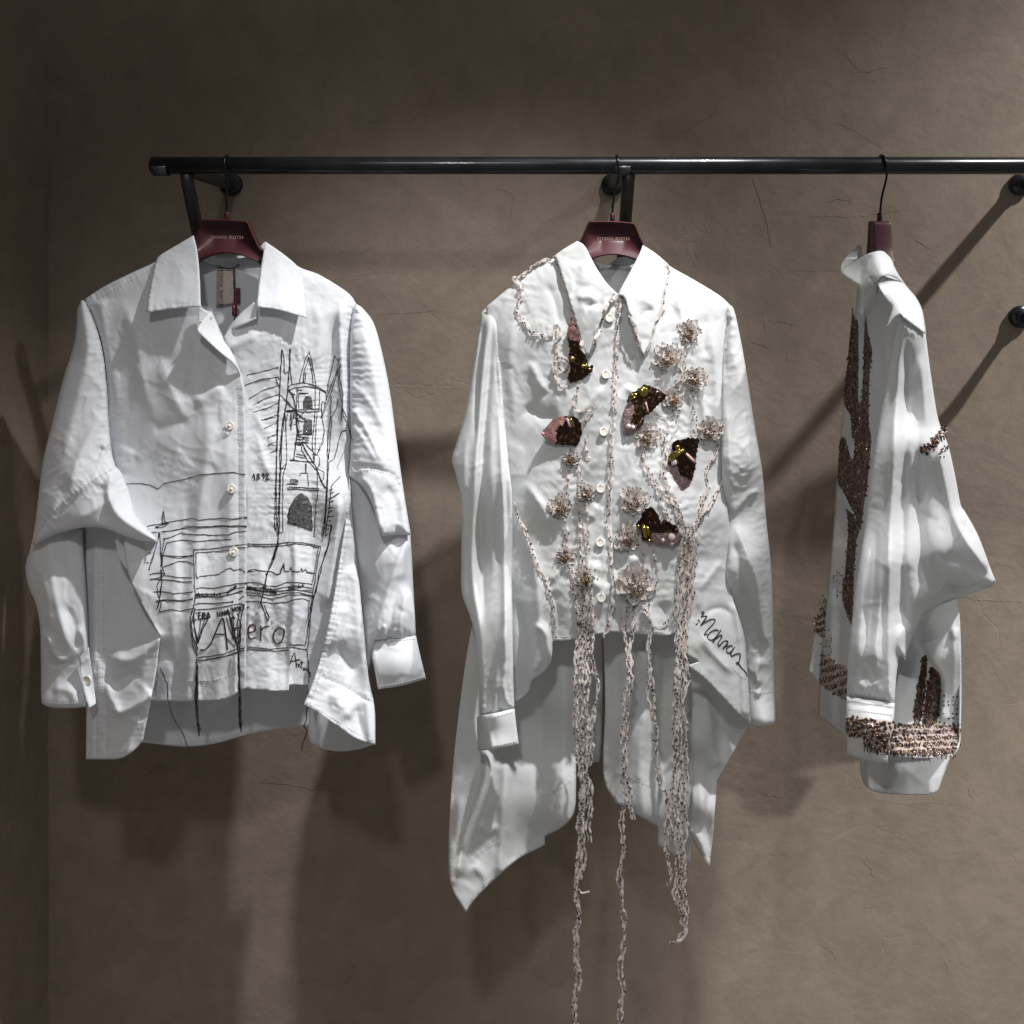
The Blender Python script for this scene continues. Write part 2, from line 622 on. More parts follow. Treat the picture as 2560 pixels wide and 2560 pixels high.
def plaster():
    m, nt, b, out = new_mat('taupe_plaster')
    geo = nd(nt, 'ShaderNodeNewGeometry')
    L = nt.links.new

    def noise(scale, detail=4, rough=0.55, dist=0.0):
        n = nd(nt, 'ShaderNodeTexNoise')
        n.inputs['Scale'].default_value = scale; n.inputs['Detail'].default_value = detail
        n.inputs['Roughness'].default_value = rough; n.inputs['Distortion'].default_value = dist
        L(geo.outputs['Position'], n.inputs['Vector'])
        return n
    big = noise(1.6, 5, 0.6, 0.6)
    r1 = nd(nt, 'ShaderNodeValToRGB')
    e = r1.color_ramp.elements
    e[0].position, e[1].position = 0.30, 0.72
    e[0].color = (0.212, 0.171, 0.134, 1)
    e[1].color = (0.292, 0.240, 0.195, 1)
    L(big.outputs['Fac'], r1.inputs['Fac'])
    mid = noise(14, 6, 0.65, 0.8)
    mm = nd(nt, 'ShaderNodeMapRange'); mm.inputs['From Min'].default_value = 0.35; mm.inputs['From Max'].default_value = 0.7
    mm.inputs['To Min'].default_value = 0.88; mm.inputs['To Max'].default_value = 1.08
    L(mid.outputs['Fac'], mm.inputs['Value'])
    mu = nd(nt, 'ShaderNodeMix', data_type='RGBA', blend_type='MULTIPLY'); mu.inputs['Factor'].default_value = 1
    L(r1.outputs['Color'], mu.inputs['A']); L(mm.outputs['Result'], mu.inputs['B'])
    L(mu.outputs['Result'], b.inputs['Base Color'])
    b.inputs['Roughness'].default_value = 0.78
    b.inputs['Specular IOR Level'].default_value = 0.3
    # trowel sweeps, pits and hair cracks in relief
    tro = noise(4.5, 6, 0.55, 0.5)
    bt = nd(nt, 'ShaderNodeBump'); bt.inputs['Strength'].default_value = 0.30; bt.inputs['Distance'].default_value = 0.02
    L(tro.outputs['Fac'], bt.inputs['Height'])
    fin = noise(70, 5, 0.6)
    bf = nd(nt, 'ShaderNodeBump'); bf.inputs['Strength'].default_value = 0.22; bf.inputs['Distance'].default_value = 0.004
    L(fin.outputs['Fac'], bf.inputs['Height']); L(bt.outputs['Normal'], bf.inputs['Normal'])
    wn = noise(4, 4)
    mx = nd(nt, 'ShaderNodeMix', data_type='VECTOR'); mx.inputs['Factor'].default_value = 0.35
    L(geo.outputs['Position'], mx.inputs['A']); L(wn.outputs['Color'], mx.inputs['B'])
    vo = nd(nt, 'ShaderNodeTexVoronoi', feature='DISTANCE_TO_EDGE'); vo.inputs['Scale'].default_value = 3.6
    L(mx.outputs['Result'], vo.inputs['Vector'])
    ln = nd(nt, 'ShaderNodeMapRange'); ln.inputs['From Min'].default_value = 0.0; ln.inputs['From Max'].default_value = 0.012
    L(vo.outputs['Distance'], ln.inputs['Value'])
    ks = noise(3.1, 4)
    kr = nd(nt, 'ShaderNodeMapRange'); kr.inputs['From Min'].default_value = 0.56; kr.inputs['From Max'].default_value = 0.66
    L(ks.outputs['Fac'], kr.inputs['Value'])
    iv = nd(nt, 'ShaderNodeMath', operation='SUBTRACT'); iv.inputs[0].default_value = 1; L(ln.outputs['Result'], iv.inputs[1])
    cr = nd(nt, 'ShaderNodeMath', operation='MULTIPLY'); L(iv.outputs[0], cr.inputs[0]); L(kr.outputs['Result'], cr.inputs[1])
    bc = nd(nt, 'ShaderNodeBump', invert=True); bc.inputs['Strength'].default_value = 0.22; bc.inputs['Distance'].default_value = 0.0022
    L(cr.outputs[0], bc.inputs['Height']); L(bf.outputs['Normal'], bc.inputs['Normal'])
    L(bc.outputs['Normal'], b.inputs['Normal'])
    return m


M['cotton1'] = cotton('white_cotton_poplin', (0.775, 0.80, 0.845), 0.18, 0.5, 0.13)
M['cotton2'] = cotton('crumpled_white_cotton', (0.77, 0.79, 0.80), 0.26, 0.9, 0.16)
M['cotton3'] = cotton('white_cotton_twill', (0.77, 0.79, 0.805), 0.18, 0.5, 0.15)
M['thread_white'] = simple('white_sewing_thread', (0.62, 0.63, 0.65), 0.7)
M['thread_black'] = simple('black_embroidery_thread', (0.018, 0.017, 0.022), 0.6, var=0.3, scale=300)
M['thread_red'] = simple('dark_red_embroidery_thread', (0.048, 0.014, 0.017), 0.6, var=0.3, scale=300)
M['plaster'] = plaster()
M['black_steel'] = simple('black_lacquered_steel', (0.020, 0.022, 0.026), 0.27, 0.6, 0.5, 0.2, var=0.35, scale=24, bump=0.06, bscale=60)
M['dark_steel'] = simple('matt_dark_steel', (0.045, 0.042, 0.042), 0.42, 0.5, var=0.15, scale=40)
M['clamp'] = simple('grey_rail_clamp', (0.07, 0.072, 0.08), 0.4, 0.4)
M['burgundy'] = simple('burgundy_soft_touch_plastic', (0.062, 0.017, 0.022), 0.45, 0, 0.4, var=0.08, scale=30, bump=0.05, bscale=700)
M['hook'] = simple('black_hook_wire', (0.012, 0.012, 0.014), 0.2, 0.5, 0.6)
M['gilt_print'] = simple('pale_pink_gilt_print', (0.52, 0.36, 0.30), 0.5)
M['pearl'] = simple('pearl_shell_button', (0.80, 0.76, 0.70), 0.22, 0, 0.6, 0.5, var=0.06, scale=120)
M['label_linen'] = simple('pale_pink_linen_label', (0.62, 0.52, 0.47), 0.8, var=0.08, scale=200, bump=0.3, bscale=900)
M['black_print'] = simple('black_print', (0.02, 0.018, 0.02), 0.7)
# ------------------------------------------------------------------ plaster walls
def wall_sheet(name, corner, u, v, nu, nv, amp, seed):
    """slightly uneven plaster sheet with thickness"""
    u = Vector(u); v = Vector(v); n = u.cross(v).normalized()
    V, Fc = [], []
    S, T = np.meshgrid(np.linspace(0, 1, nu), np.linspace(0, 1, nv))
    px = S * u.length; py = T * v.length
    h = amp * (pnoise(px * 2.1, py * 2.1, seed) + 0.5 * pnoise(px * 6, py * 6, seed + 1))
    for j in range(nv):
        for i in range(nu):
            V.append(Vector(corner) + u * S[j, i] + v * T[j, i] + n * h[j, i])
    for j in range(nv - 1):
        for i in range(nu - 1):
            a = j * nu + i
            Fc.append((a, a + 1, a + nu + 1, a + nu))
    o = mesh_obj(name, V, Fc, M['plaster'])
    md = o.modifiers.new('thickness', 'SOLIDIFY'); md.thickness = 0.10; md.offset = -1
    o['kind'] = 'structure'
    return o


CORNER_X = -0.965
wall = wall_sheet('wall_back', (CORNER_X - 0.02, WALL_Y, -0.2), (3.3, 0, 0), (0, 0, 3.3), 160, 160, 0.0032, 3)
side = wall_sheet('wall_left', (CORNER_X, WALL_Y - 1.2, -0.2), (0, 1.23, 0), (0, 0, 3.3), 60, 160, 0.004, 8)


def wall_h(x, y):
    """distance of the uneven plaster face from its mean plane (positive = away)"""
    X, _, Z = P(x, y, WALL_Y)
    a, b = X - CORNER_X + 0.02, Z + 0.2
    return -0.0032 * float(pnoise(a * 2.1, b * 2.1, 3) + 0.5 * pnoise(a * 6, b * 6, 4)) * 1.0


def wall_ridge(pts, w0, h, seed, name='plaster_crack'):
    """a raised, broken lip of plaster along a crack on the back wall"""
    rg = np.random.RandomState(seed)
    c = curve([p + (1,) for p in pts], 5.0)
    x = c[:, 0] + rg.normal(0, 1.3, len(c)); y = c[:, 1] + rg.normal(0, 1.3, len(c))
    V, Fc = [], []
    n = len(c)
    for i in range(n):
        t = i / max(1, n - 1)
        w = w0 * (0.35 + 0.65 * math.sin(math.pi * min(1, max(0, t)))) * rg.uniform(0.5, 1.3)
        a = max(0, i - 1); b = min(n - 1, i + 1)
        dx, dy = x[b] - x[a], y[b] - y[a]
        L = math.hypot(dx, dy) or 1
        ox, oy = -dy / L, dx / L
        hh = h * rg.uniform(0.4, 1.2) * math.sin(math.pi * (0.08 + 0.84 * t))
        V.append(P(x[i] - ox * w, y[i] - oy * w, WALL_Y + wall_h(x[i], y[i]) + 0.0012))
        V.append(P(x[i], y[i], WALL_Y + wall_h(x[i], y[i]) - 0.0004 - hh))
        V.append(P(x[i] + ox * w * 0.35, y[i] + oy * w * 0.35, WALL_Y + wall_h(x[i], y[i]) + 0.0012))
    for i in range(n - 1):
        for k in (0, 1):
            a = i * 3 + k
            Fc.append((a, a + 1, a + 4, a + 3))
    o = mesh_obj(name, V, Fc, M['plaster'], wall, smooth=False)
    return o


CRACKS = [
    [(840, 316), (880, 312), (930, 306), (960, 305)], [(990, 312), (1030, 300), (1060, 290), (1078, 286)],
    [(722, 137), (745, 134), (775, 132)], [(2108, 128), (2125, 150), (2145, 175), (2152, 182)],
    [(2145, 182), (2180, 178), (2215, 168)], [(2090, 305), (2130, 325), (2165, 345), (2205, 370)],
    [(2010, 545), (2060, 540), (2120, 542), (2170, 540), (2215, 532), (2265, 526)], [(2060, 510), (2100, 498), (2130, 503)],
    [(1990, 675), (2040, 677), (2095, 676)], [(1880, 445), (1900, 500), (1918, 560), (1928, 620)],
    [(1570, 340), (1575, 375), (1578, 395)], [(1690, 345), (1730, 320), (1770, 290), (1810, 276)],
    [(935, 790), (990, 783), (1050, 782), (1095, 775)], [(1050, 755), (1080, 785), (1130, 815)],
    [(893, 640), (925, 622), (935, 612)], [(960, 967), (1060, 970), (1155, 972)], [(1010, 975), (1045, 993), (1075, 985)],
    [(650, 1955), (720, 1960), (780, 1970), (860, 1985)], [(540, 1895), (575, 1897), (600, 1912)],
    [(780, 2045), (810, 2033), (828, 2042)], [(350, 1950), (400, 1915), (470, 1880)],
    [(715, 1838), (740, 1836), (765, 1830), (790, 1825)], [(870, 2400), (888, 2420), (880, 2440), (855, 2470)],
    [(730, 2470), (755, 2455), (800, 2450)], [(2020, 1220), (2060, 1185), (2092, 1160)],
    [(2110, 1925), (2140, 1945), (2165, 1960)], [(2100, 1965), (2130, 1962), (2155, 1972)],
    [(2418, 1965), (2428, 1990), (2436, 2002)], [(2180, 1998), (2260, 2010), (2340, 2005), (2430, 2020)],
    [(1910, 1985), (1960, 1995)], [(1580, 2155), (1605, 2170), (1625, 2190)], [(1262, 2272), (1280, 2274), (1292, 2278)],
    [(1885, 1365), (1925, 1370), (1935, 1395)], [(1925, 1645), (1950, 1640), (1972, 1638)], [(2155, 2150), (2175, 2170), (2185, 2195)],
    [(2180, 2060), (2230, 2080), (2290, 2120)], [(2290, 600), (2330, 625)], [(200, 560), (215, 590)], [(2490, 1408), (2540, 1420)],
    [(2400, 1490), (2450, 1500), (2555, 1505)], [(1600, 2240), (1640, 2215)], [(2150, 2275), (2200, 2262)],
    [(160, 880), (175, 905)], [(1920, 800), (1990, 812)], [(1880, 855), (1925, 870)], [(860, 1180), (900, 1195)],
    [(1040, 1420), (1105, 1398)], [(2050, 2360), (2080, 2380), (2095, 2400)], [(2360, 2400), (2372, 2440)],
    [(1240, 470), (1285, 485), (1275, 560)], [(1905, 780), (1915, 830)],
]
for i, c in enumerate(CRACKS):
    wall_ridge(c, 2.0, 0.0001 + 0.0006 * ((i * 7) % 5) / 5, 100 + i)

# ------------------------------------------------------------------ rail with brackets
RZ = CZ + (CY - 414) / F * RAIL_Y
rail = empty('clothes_rail', (0, RAIL_Y, RZ), 'black steel tube rail on wall brackets across the top', 'clothes rail')
R = 0.0158
x0, x1 = P(378, 0, RAIL_Y)[0], 1.35
V, Fc = lathe_geo([(R - 0.003, 0), (R, 0.003), (R, 0.4), (R, 1.0), (R, x1 - x0 - 0.003), (R - 0.003, x1 - x0)], (x0, RAIL_Y, RZ), (1, 0, 0), 40)
mesh_obj('tube', V, Fc, M['black_steel'], rail)


def half_clamp(xc, w):
    """saddle that grips the tube from below"""
    g = Geo()
    n = 14
    for r0, flip in ((R + 0.0003, True), (R + 0.0032, False)):
        pass
    pts = []
    for k in range(n + 1):
        a = math.radians(-172 + k * (164 / n))
        pts.append(a)
    V, Fc = [], []
    for xx in (xc - w / 2, xc + w / 2):
        for r in (R + 0.0003, R + 0.0030):
            for a in pts:
                V.append((xx, RAIL_Y + r * math.cos(a), RZ + r * math.sin(a)))
    m = n + 1
    for k in range(n):
        Fc.append((k, k + 1, m + k + 1, m + k))
        Fc.append((2 * m + k, 3 * m + k, 3 * m + k + 1, 2 * m + k + 1))
        Fc.append((m + k, m + k + 1, 3 * m + k + 1, 3 * m + k))
        Fc.append((k, 2 * m + k, 2 * m + k + 1, k + 1))
    for k in (0, n):
        Fc.append((k, m + k, 3 * m + k, 2 * m + k))
    mesh_obj('clamp', V, Fc, M['clamp'], rail)


def bracket(xr, xclamp):
    """arm, bent strut and two wall flanges"""
    zt = RZ - R + 0.008
    zl = CZ + (CY - 792) / F * WALL_Y
    half_clamp(xclamp, 0.026)
    # upper arm: flat tapered bar from the wall to the tube
    r = 0.0125
    V, Fc = tube_geo([(xr, WALL_Y - 0.008, zt - 0.004), (xr, WALL_Y - 0.10, zt - 0.003), (xr, RAIL_Y + 0.014, zt), (xr, RAIL_Y + 0.004, zt + 0.002)],
                     [r, r, r * .9, r * 0.6], 20)
    mesh_obj('arm', V, Fc, M['dark_steel'], rail)
    # lower strut: leaves the wall square, bends up to the tube
    path = [(xr, WALL_Y - 0.008, zl), (xr, WALL_Y - 0.085, zl), (xr, WALL_Y - 0.105, zl + 0.006), (xr, WALL_Y - 0.122, zl + 0.02),
            (xr, (WALL_Y - 0.13 + RAIL_Y) / 2, (zl + zt) / 2 + 0.012), (xr, RAIL_Y + 0.014, zt - 0.026), (xr, RAIL_Y + 0.003, zt - 0.004)]
    V, Fc = tube_geo(path, 0.0115, 20)
    mesh_obj('strut', V, Fc, M['dark_steel'], rail)
    for z in (zt - 0.004, zl):
        V, Fc = lathe_geo([(0.0215, -0.004), (0.0235, 0.002), (0.0235, 0.011), (0.021, 0.0145), (0.0155, 0.015), (0.0150, 0.022), (0.013, 0.024)],
                          (xr, WALL_Y, z), (0, -1, 0), 32)
        mesh_obj('wall_flange', V, Fc, M['black_steel'], rail)


bracket(P(580, 0, WALL_Y)[0], x0 + 0.018)
bracket(P(1526, 0, WALL_Y)[0] + 0.004, P(1555, 0, RAIL_Y)[0])
bracket(P(2548, 0, WALL_Y)[0], P(2770, 0, RAIL_Y)[0])


# ------------------------------------------------------------------ hangers
def text_mesh(body, size, sx=1.0, extrude=0.0, spacing=1.0):
    cu = bpy.data.curves.new('print', 'FONT')
    cu.body = body; cu.size = size; cu.extrude = extrude
    cu.align_x = 'CENTER'; cu.align_y = 'CENTER'; cu.space_character = spacing
    cu.resolution_u = 3
    cu.offset = -size * 0.012
    o = bpy.data.objects.new('print', cu)
    COL.objects.link(o)
    bpy.context.view_layer.update()
    dg = bpy.context.evaluated_depsgraph_get()
    me = o.evaluated_get(dg).to_mesh()
    V = [(v.co.x * sx, v.co.y, v.co.z) for v in me.vertices]
    Fc = [tuple(p.vertices) for p in me.polygons]
    o.evaluated_get(dg).to_mesh_clear()
    bpy.data.objects.remove(o); bpy.data.curves.remove(cu)
    return V, Fc


def hook_path(cx, top_z, base, tilt):
    """wire: over the tube, down in front, bend to the neck. returns local (u, v, w): u across, w depth"""
    pts = []
    rr = R + 0.0032
    for k in range(0, 11):
        a = math.radians(-35 + k * 21.5)
        pts.append((0.0, RAIL_Y + rr * math.cos(a), RZ + rr * math.sin(a)))
    return pts


def hanger(name, cx, label, prof, neck_top, tilt_x=0.0, yaw=0.0, hook_mid=(0, 0), depth=0.022):
    """prof: closed outline in pixels (front view at rail distance); rounded solid"""
    h = empty(name, (P(cx, 0, RAIL_Y)[0], RAIL_Y, RZ), label, 'clothes hanger', 'burgundy clothes hangers on the rail')
    X0 = P(cx, 0, RAIL_Y)[0]
    ca, sa = math.cos(yaw), math.sin(yaw)

    def rot(p):
        dx, dy = p[0] - X0, p[1] - RAIL_Y
        return (X0 + dx * ca - dy * sa, RAIL_Y + dx * sa + dy * ca, p[2])
    loop = curve(prof + [prof[0]], 7)[:-1]
    c = loop.mean(0)
    # bevelled prism: rings at increasing inset
    rings = [(-depth / 2, 2.8), (-depth / 2 + 0.0008, 1.0), (-depth / 2 + 0.0024, 0.0), (depth / 2 - 0.0024, 0.0), (depth / 2 - 0.0008, 1.0), (depth / 2, 2.8)]
    n = len(loop)
    nx = np.zeros((n, 2))
    area = 0.5 * np.sum(loop[:, 0] * np.roll(loop[:, 1], -1) - np.roll(loop[:, 0], -1) * loop[:, 1])
    for i in range(n):
        t = loop[(i + 1) % n] - loop[i - 1]
        t = t / (np.linalg.norm(t) + 1e-9)
        nx[i] = (-t[1], t[0]) if area > 0 else (t[1], -t[0])
    V, Fc = [], []
    for dy, ins in rings:
        for i in range(n):
            q = loop[i] + nx[i] * ins
            p = P(q[0], q[1], RAIL_Y)
            V.append(rot((p[0], RAIL_Y + dy, p[2])))
    for k in range(len(rings) - 1):
        for i in range(n):
            j = (i + 1) % n
            Fc.append((k * n + i, k * n + j, (k + 1) * n + j, (k + 1) * n + i))
    flat = [Vector((float(loop[i][0] + nx[i][0] * 2.8), float(loop[i][1] + nx[i][1] * 2.8))) for i in range(n)]
    vo, _, fo, ov, _, _ = delaunay_2d_cdt(flat, [], [list(range(n))], 1, 1e-4)
    fa = np.array([tuple(q) for q in flat])
    mp = [o[0] if o else int(np.argmin(((fa - np.array(vo[i])) ** 2).sum(1))) for i, o in enumerate(ov)]
    for f in fo:
        if len({mp[q] for q in f}) < 3:
            continue
        Fc.append(tuple(mp[q] for q in f))
        Fc.append(tuple((len(rings) - 1) * n + mp[q] for q in reversed(f)))
    body = mesh_obj('body', V, Fc, M['burgundy'], h)
    # neck collar and hook wire
    bx, by = neck_top
    p = P(bx, by, RAIL_Y)
    V, Fc = lathe_geo([(0.0046, -0.012), (0.0044, 0.006), (0.0036, 0.008)], rot((p[0], RAIL_Y, p[2])), (0, 0, 1), 14)
    mesh_obj('neck_sleeve', V, Fc, M['burgundy'], h)
    # the hook: the arc over the tube lies across the rail (depth direction); slight swing in x
    rr = R + 0.0026
    pts = []
    for k in range(0, 10):
        a = math.radians(-20 + k * 22.2)          # back -> over -> front
        pts.append((X0 + hook_mid[0] * (k / 9.0), RAIL_Y + rr * math.cos(a), RZ + rr * math.sin(a)))
    zz = P(bx, by, RAIL_Y)[2]
    e = pts[-1]
    pn = rot((p[0], RAIL_Y, p[2]))
    pts += [(e[0] + 0.001, e[1] + 0.001, e[2] - 0.012),
            (e[0] * 0.8 + pn[0] * 0.2 + hook_mid[1], e[1] + 0.006, e[2] - 0.024),
            (e[0] * 0.3 + pn[0] * 0.7, RAIL_Y - 0.006, (e[2] + zz) / 2 - 0.006), (pn[0], RAIL_Y - 0.001, zz + 0.016), (pn[0], RAIL_Y, zz - 0.004)]
    c3 = np.array(pts)
    # smooth
    t = np.linspace(0, len(c3) - 1, 60)
    sm = np.stack([np.interp(t, np.arange(len(c3)), c3[:, k]) for k in range(3)], 1)
    for _ in range(3):
        sm[1:-1] = 0.25 * sm[:-2] + 0.5 * sm[1:-1] + 0.25 * sm[2:]
    V, Fc = tube_geo([tuple(q) for q in sm], 0.0021, 10)
    mesh_obj('hook', V, Fc, M['hook'], h)
    return h, body, rot


def hanger_profile(dx, dy, armL, armR):
    """front outline; centre block with swept arms; arms end at given pixel points"""
    return [(512 + dx, 549 + dy), (567 + dx, 549 + dy), (618 + dx, 553 + dy), (624 + dx, 556 + dy), (632 + dx, 575 + dy), (643 + dx, 600 + dy), (660 + dx, 627 + dy),
            (700 + dx, 662 + dy), armR[0], armR[1], armR[2], (690 + dx, 702 + dy), (655 + dx, 662 + dy), (630 + dx, 648 + dy), (600 + dx, 637 + dy), (567 + dx, 633 + dy), (535 + dx, 638 + dy), (510 + dx, 648 + dy), (490 + dx, 662 + dy),
            (450 + dx, 702 + dy), armL[2], armL[1], armL[0], (440 + dx, 662 + dy), (474 + dx, 622 + dy), (490 + dx, 595 + dy), (501 + dx, 570 + dy), (508 + dx, 553 + dy)]


HB = {}
h1, b1, rot1 = hanger('clothes_hanger', 568, 'burgundy hanger inside the black line embroidered shirt, at the left end of the rail',
                      hanger_profile(0, 0, [(365, 722), (310, 765), (318, 785)], [(770, 728), (815, 768), (808, 786)]), (568, 541), hook_mid=(0.0, 0.004))
h2, b2, rot2 = hanger('clothes_hanger', 1540, 'burgundy hanger inside the middle shirt with ribbon flowers and butterflies',
                      hanger_profile(962, 4, [(1350, 722), (1300, 765), (1310, 785)], [(1715, 722), (1760, 768), (1750, 786)]), (1531, 544), hook_mid=(0.002, 0.003))
h3, b3, rot3 = hanger('clothes_hanger', 2200, 'burgundy hanger seen edge-on inside the turned shirt with bronze beading on the right',
                      [(2196 + (x - 2196) * 0.5, y) for x, y in hanger_profile(2196 - 568, 3, [(2090, 722), (2060, 755), (2075, 775)], [(2302, 722), (2332, 755), (2317, 775)])], (2196, 543), yaw=math.radians(-97), hook_mid=(0.004, 0.004), depth=0.030)
for (b_, cx, cy) in ((b1, 567, 592), (b2, 1533, 596)):
    V, Fc = text_mesh('antonio marras', 0.0118, 0.50, 0.0002, 1.55)
    p = P(cx, cy, RAIL_Y - 0.0115)
    mesh_obj('gilt_lettering', [(p[0] + v[0], p[1] - v[2], p[2] + v[1]) for v in V], Fc, M['gilt_print'], b_, smooth=False)
# ------------------------------------------------------------------ shirt 1: line embroidery
C1 = M['cotton1']
s1 = empty('shirt', P(567, 1890, D(0)), 'boxy white shirt with black line embroidery of a tower, hanging leftmost', 'shirt', 'white shirts on the rail')
WR = [(70, 300, 4, 3.0, 1, 0), (46, 90, 8, 1.5, 2, 1), (70, 40, 20, 1.0, 3, 2)]
WRs = [(46, 80, 12, 2.2, 4, 1), (26, 60, -20, 0.9, 5, 2)]

bk1 = Panel('back_panel', [(486, 625, 1), (400, 655), (262, 722), (225, 760, 1), (270, 900), (280, 1170), (235, 1350), (228, 1700), (240, 1850, 1), (355, 1856), (460, 1866), (540, 1858), (612, 1838),
                           (680, 1824), (770, 1816), (880, 1822, 1), (880, 1500), (868, 1170), (865, 900), (872, 760, 1), (800, 700), (745, 675), (660, 632, 1), (575, 640)],
            [(575, 640, 34), (270, 740, 8), (865, 750, 8), (560, 1000, 45), (300, 1200, 20), (860, 1200, 20), (300, 1850, 6), (460, 1860, 8), (600, 1840, 12), (700, 1822, 40), (860, 1815, 40), (560, 1500, 40)], C1, s1,
            folds=[fold([(560, 1700), (590, 1840)], 8, 40, 30, 0.2, 0), fold([(480, 1700), (450, 1866)], 7, 40, 40, 0.2, 0), fold([(660, 1650), (690, 1822)], 7, 30, 30, .2, 0)], wrinkles=WR, res=9,
            hem=[[(362, 1846), (460, 1856), (540, 1848), (608, 1829)]], creases=(14, 21))

FL_edge = [[(486, 600), (395, 652), (330, 682), (262, 716), (212, 748), (235, 800), (254, 860), (266, 950), (272, 1050), (280, 1130), (290, 1172)]]
fl = Panel('front_panel', [(486, 600, 1), (395, 652), (330, 682), (262, 716), (212, 748, 1), (235, 800), (254, 860), (266, 950), (272, 1050), (280, 1130), (290, 1172, 1), (300, 1250), (312, 1380),
                           (320, 1428, 1), (326, 1450), (355, 1510), (401, 1590, 1), (345, 1640), (330, 1752, 1), (381, 1753), (470, 1754), (539, 1751), (572, 1744), (600, 1728), (614, 1721, 1),
                           (616, 1500), (615, 1200), (612, 1010), (606, 955), (590, 905), (560, 850), (527, 780, 1), (503, 765), (500, 700), (493, 640)],
           [(400, 655, -4), (486, 610, -6), (215, 748, 12), (270, 950, 4), (290, 1172, -6), (450, 850, -38), (520, 800, -46), (600, 1000, -50), (450, 1100, -44), (450, 1350, -46), (610, 1700, -46), (390, 1750, -38), (340, 1460, -66), (400, 1585, -62), (330, 1300, -40)], C1, s1,
           puff=8, puff_r=45, puff_edge=FL_edge,
           folds=[fold([(250, 745), (262, 840), (285, 960), (300, 1060)], 9, 22, 34, 0.05, .4), fold([(300, 740), (335, 830), (360, 960), (395, 1080)], 7, 26, 30, .2, .4),
                  fold([(395, 880), (430, 980), (470, 1060)], 7, 22, 40, .3, .3), fold([(330, 1120), (300, 1180)], 5, 20, 20),
                  fold([(500, 960), (520, 1100), (495, 1300), (480, 1500), (470, 1754)], 9, 40, 26, .25, 0), fold([(430, 1250), (440, 1450), (420, 1754)], 6, 26, 30, .25, 0),
                  fold([(560, 1000), (575, 1300), (560, 1500), (545, 1754)], 5, 28, 24, .25, 0), fold([(480, 1010), (520, 990), (560, 960)], 6, 16, 24),
                  fold([(560, 1070), (572, 1090)], 4, 12, 20), fold([(380, 1080), (440, 1060), (470, 1040)], -4, 20, 20),
                  fold([(595, 960), (598, 1300), (597, 1720)], -1.6, 5, 5, .05, 0),
                  fold([(218, 756), (238, 805), (257, 865), (269, 955), (276, 1050), (284, 1130)], -3, 6, 6, 0, .1),
                  fold([(230, 745), (330, 694), (392, 662)], -1.5, 4, 4, .05, .05),
                  fold([(300, 1480), (340, 1530), (398, 1588)], 6, 14, 14, .1, 0),
                  fold([(400, 1600), (440, 1680), (430, 1754)], -7, 26, 26, .2, 0)],
           wrinkles=WR + [(14, 34, 5, 0.9, 6, 2)], res=4.8,
           hem=[[(381, 1700), (470, 1701), (545, 1698), (610, 1672)], [(594, 960), (600, 1200), (599, 1500), (598, 1720)], [(236, 752), (330, 700), (390, 668)]], lean=34, pucker=[([(212, 748), (235, 802), (254, 862), (267, 951), (273, 1050), (281, 1130), (290, 1170)], 1.6, 13, 12), ([(228, 746), (330, 694), (392, 662)], 1.2, 11, 14), ([(606, 960), (607, 1300), (606, 1720)], 0.5, 16, 10), ([(381, 1702), (470, 1703), (545, 1700), (610, 1674)], 0.7, 15, 12)], creases=(60, 11, 80, 50, 0.9))
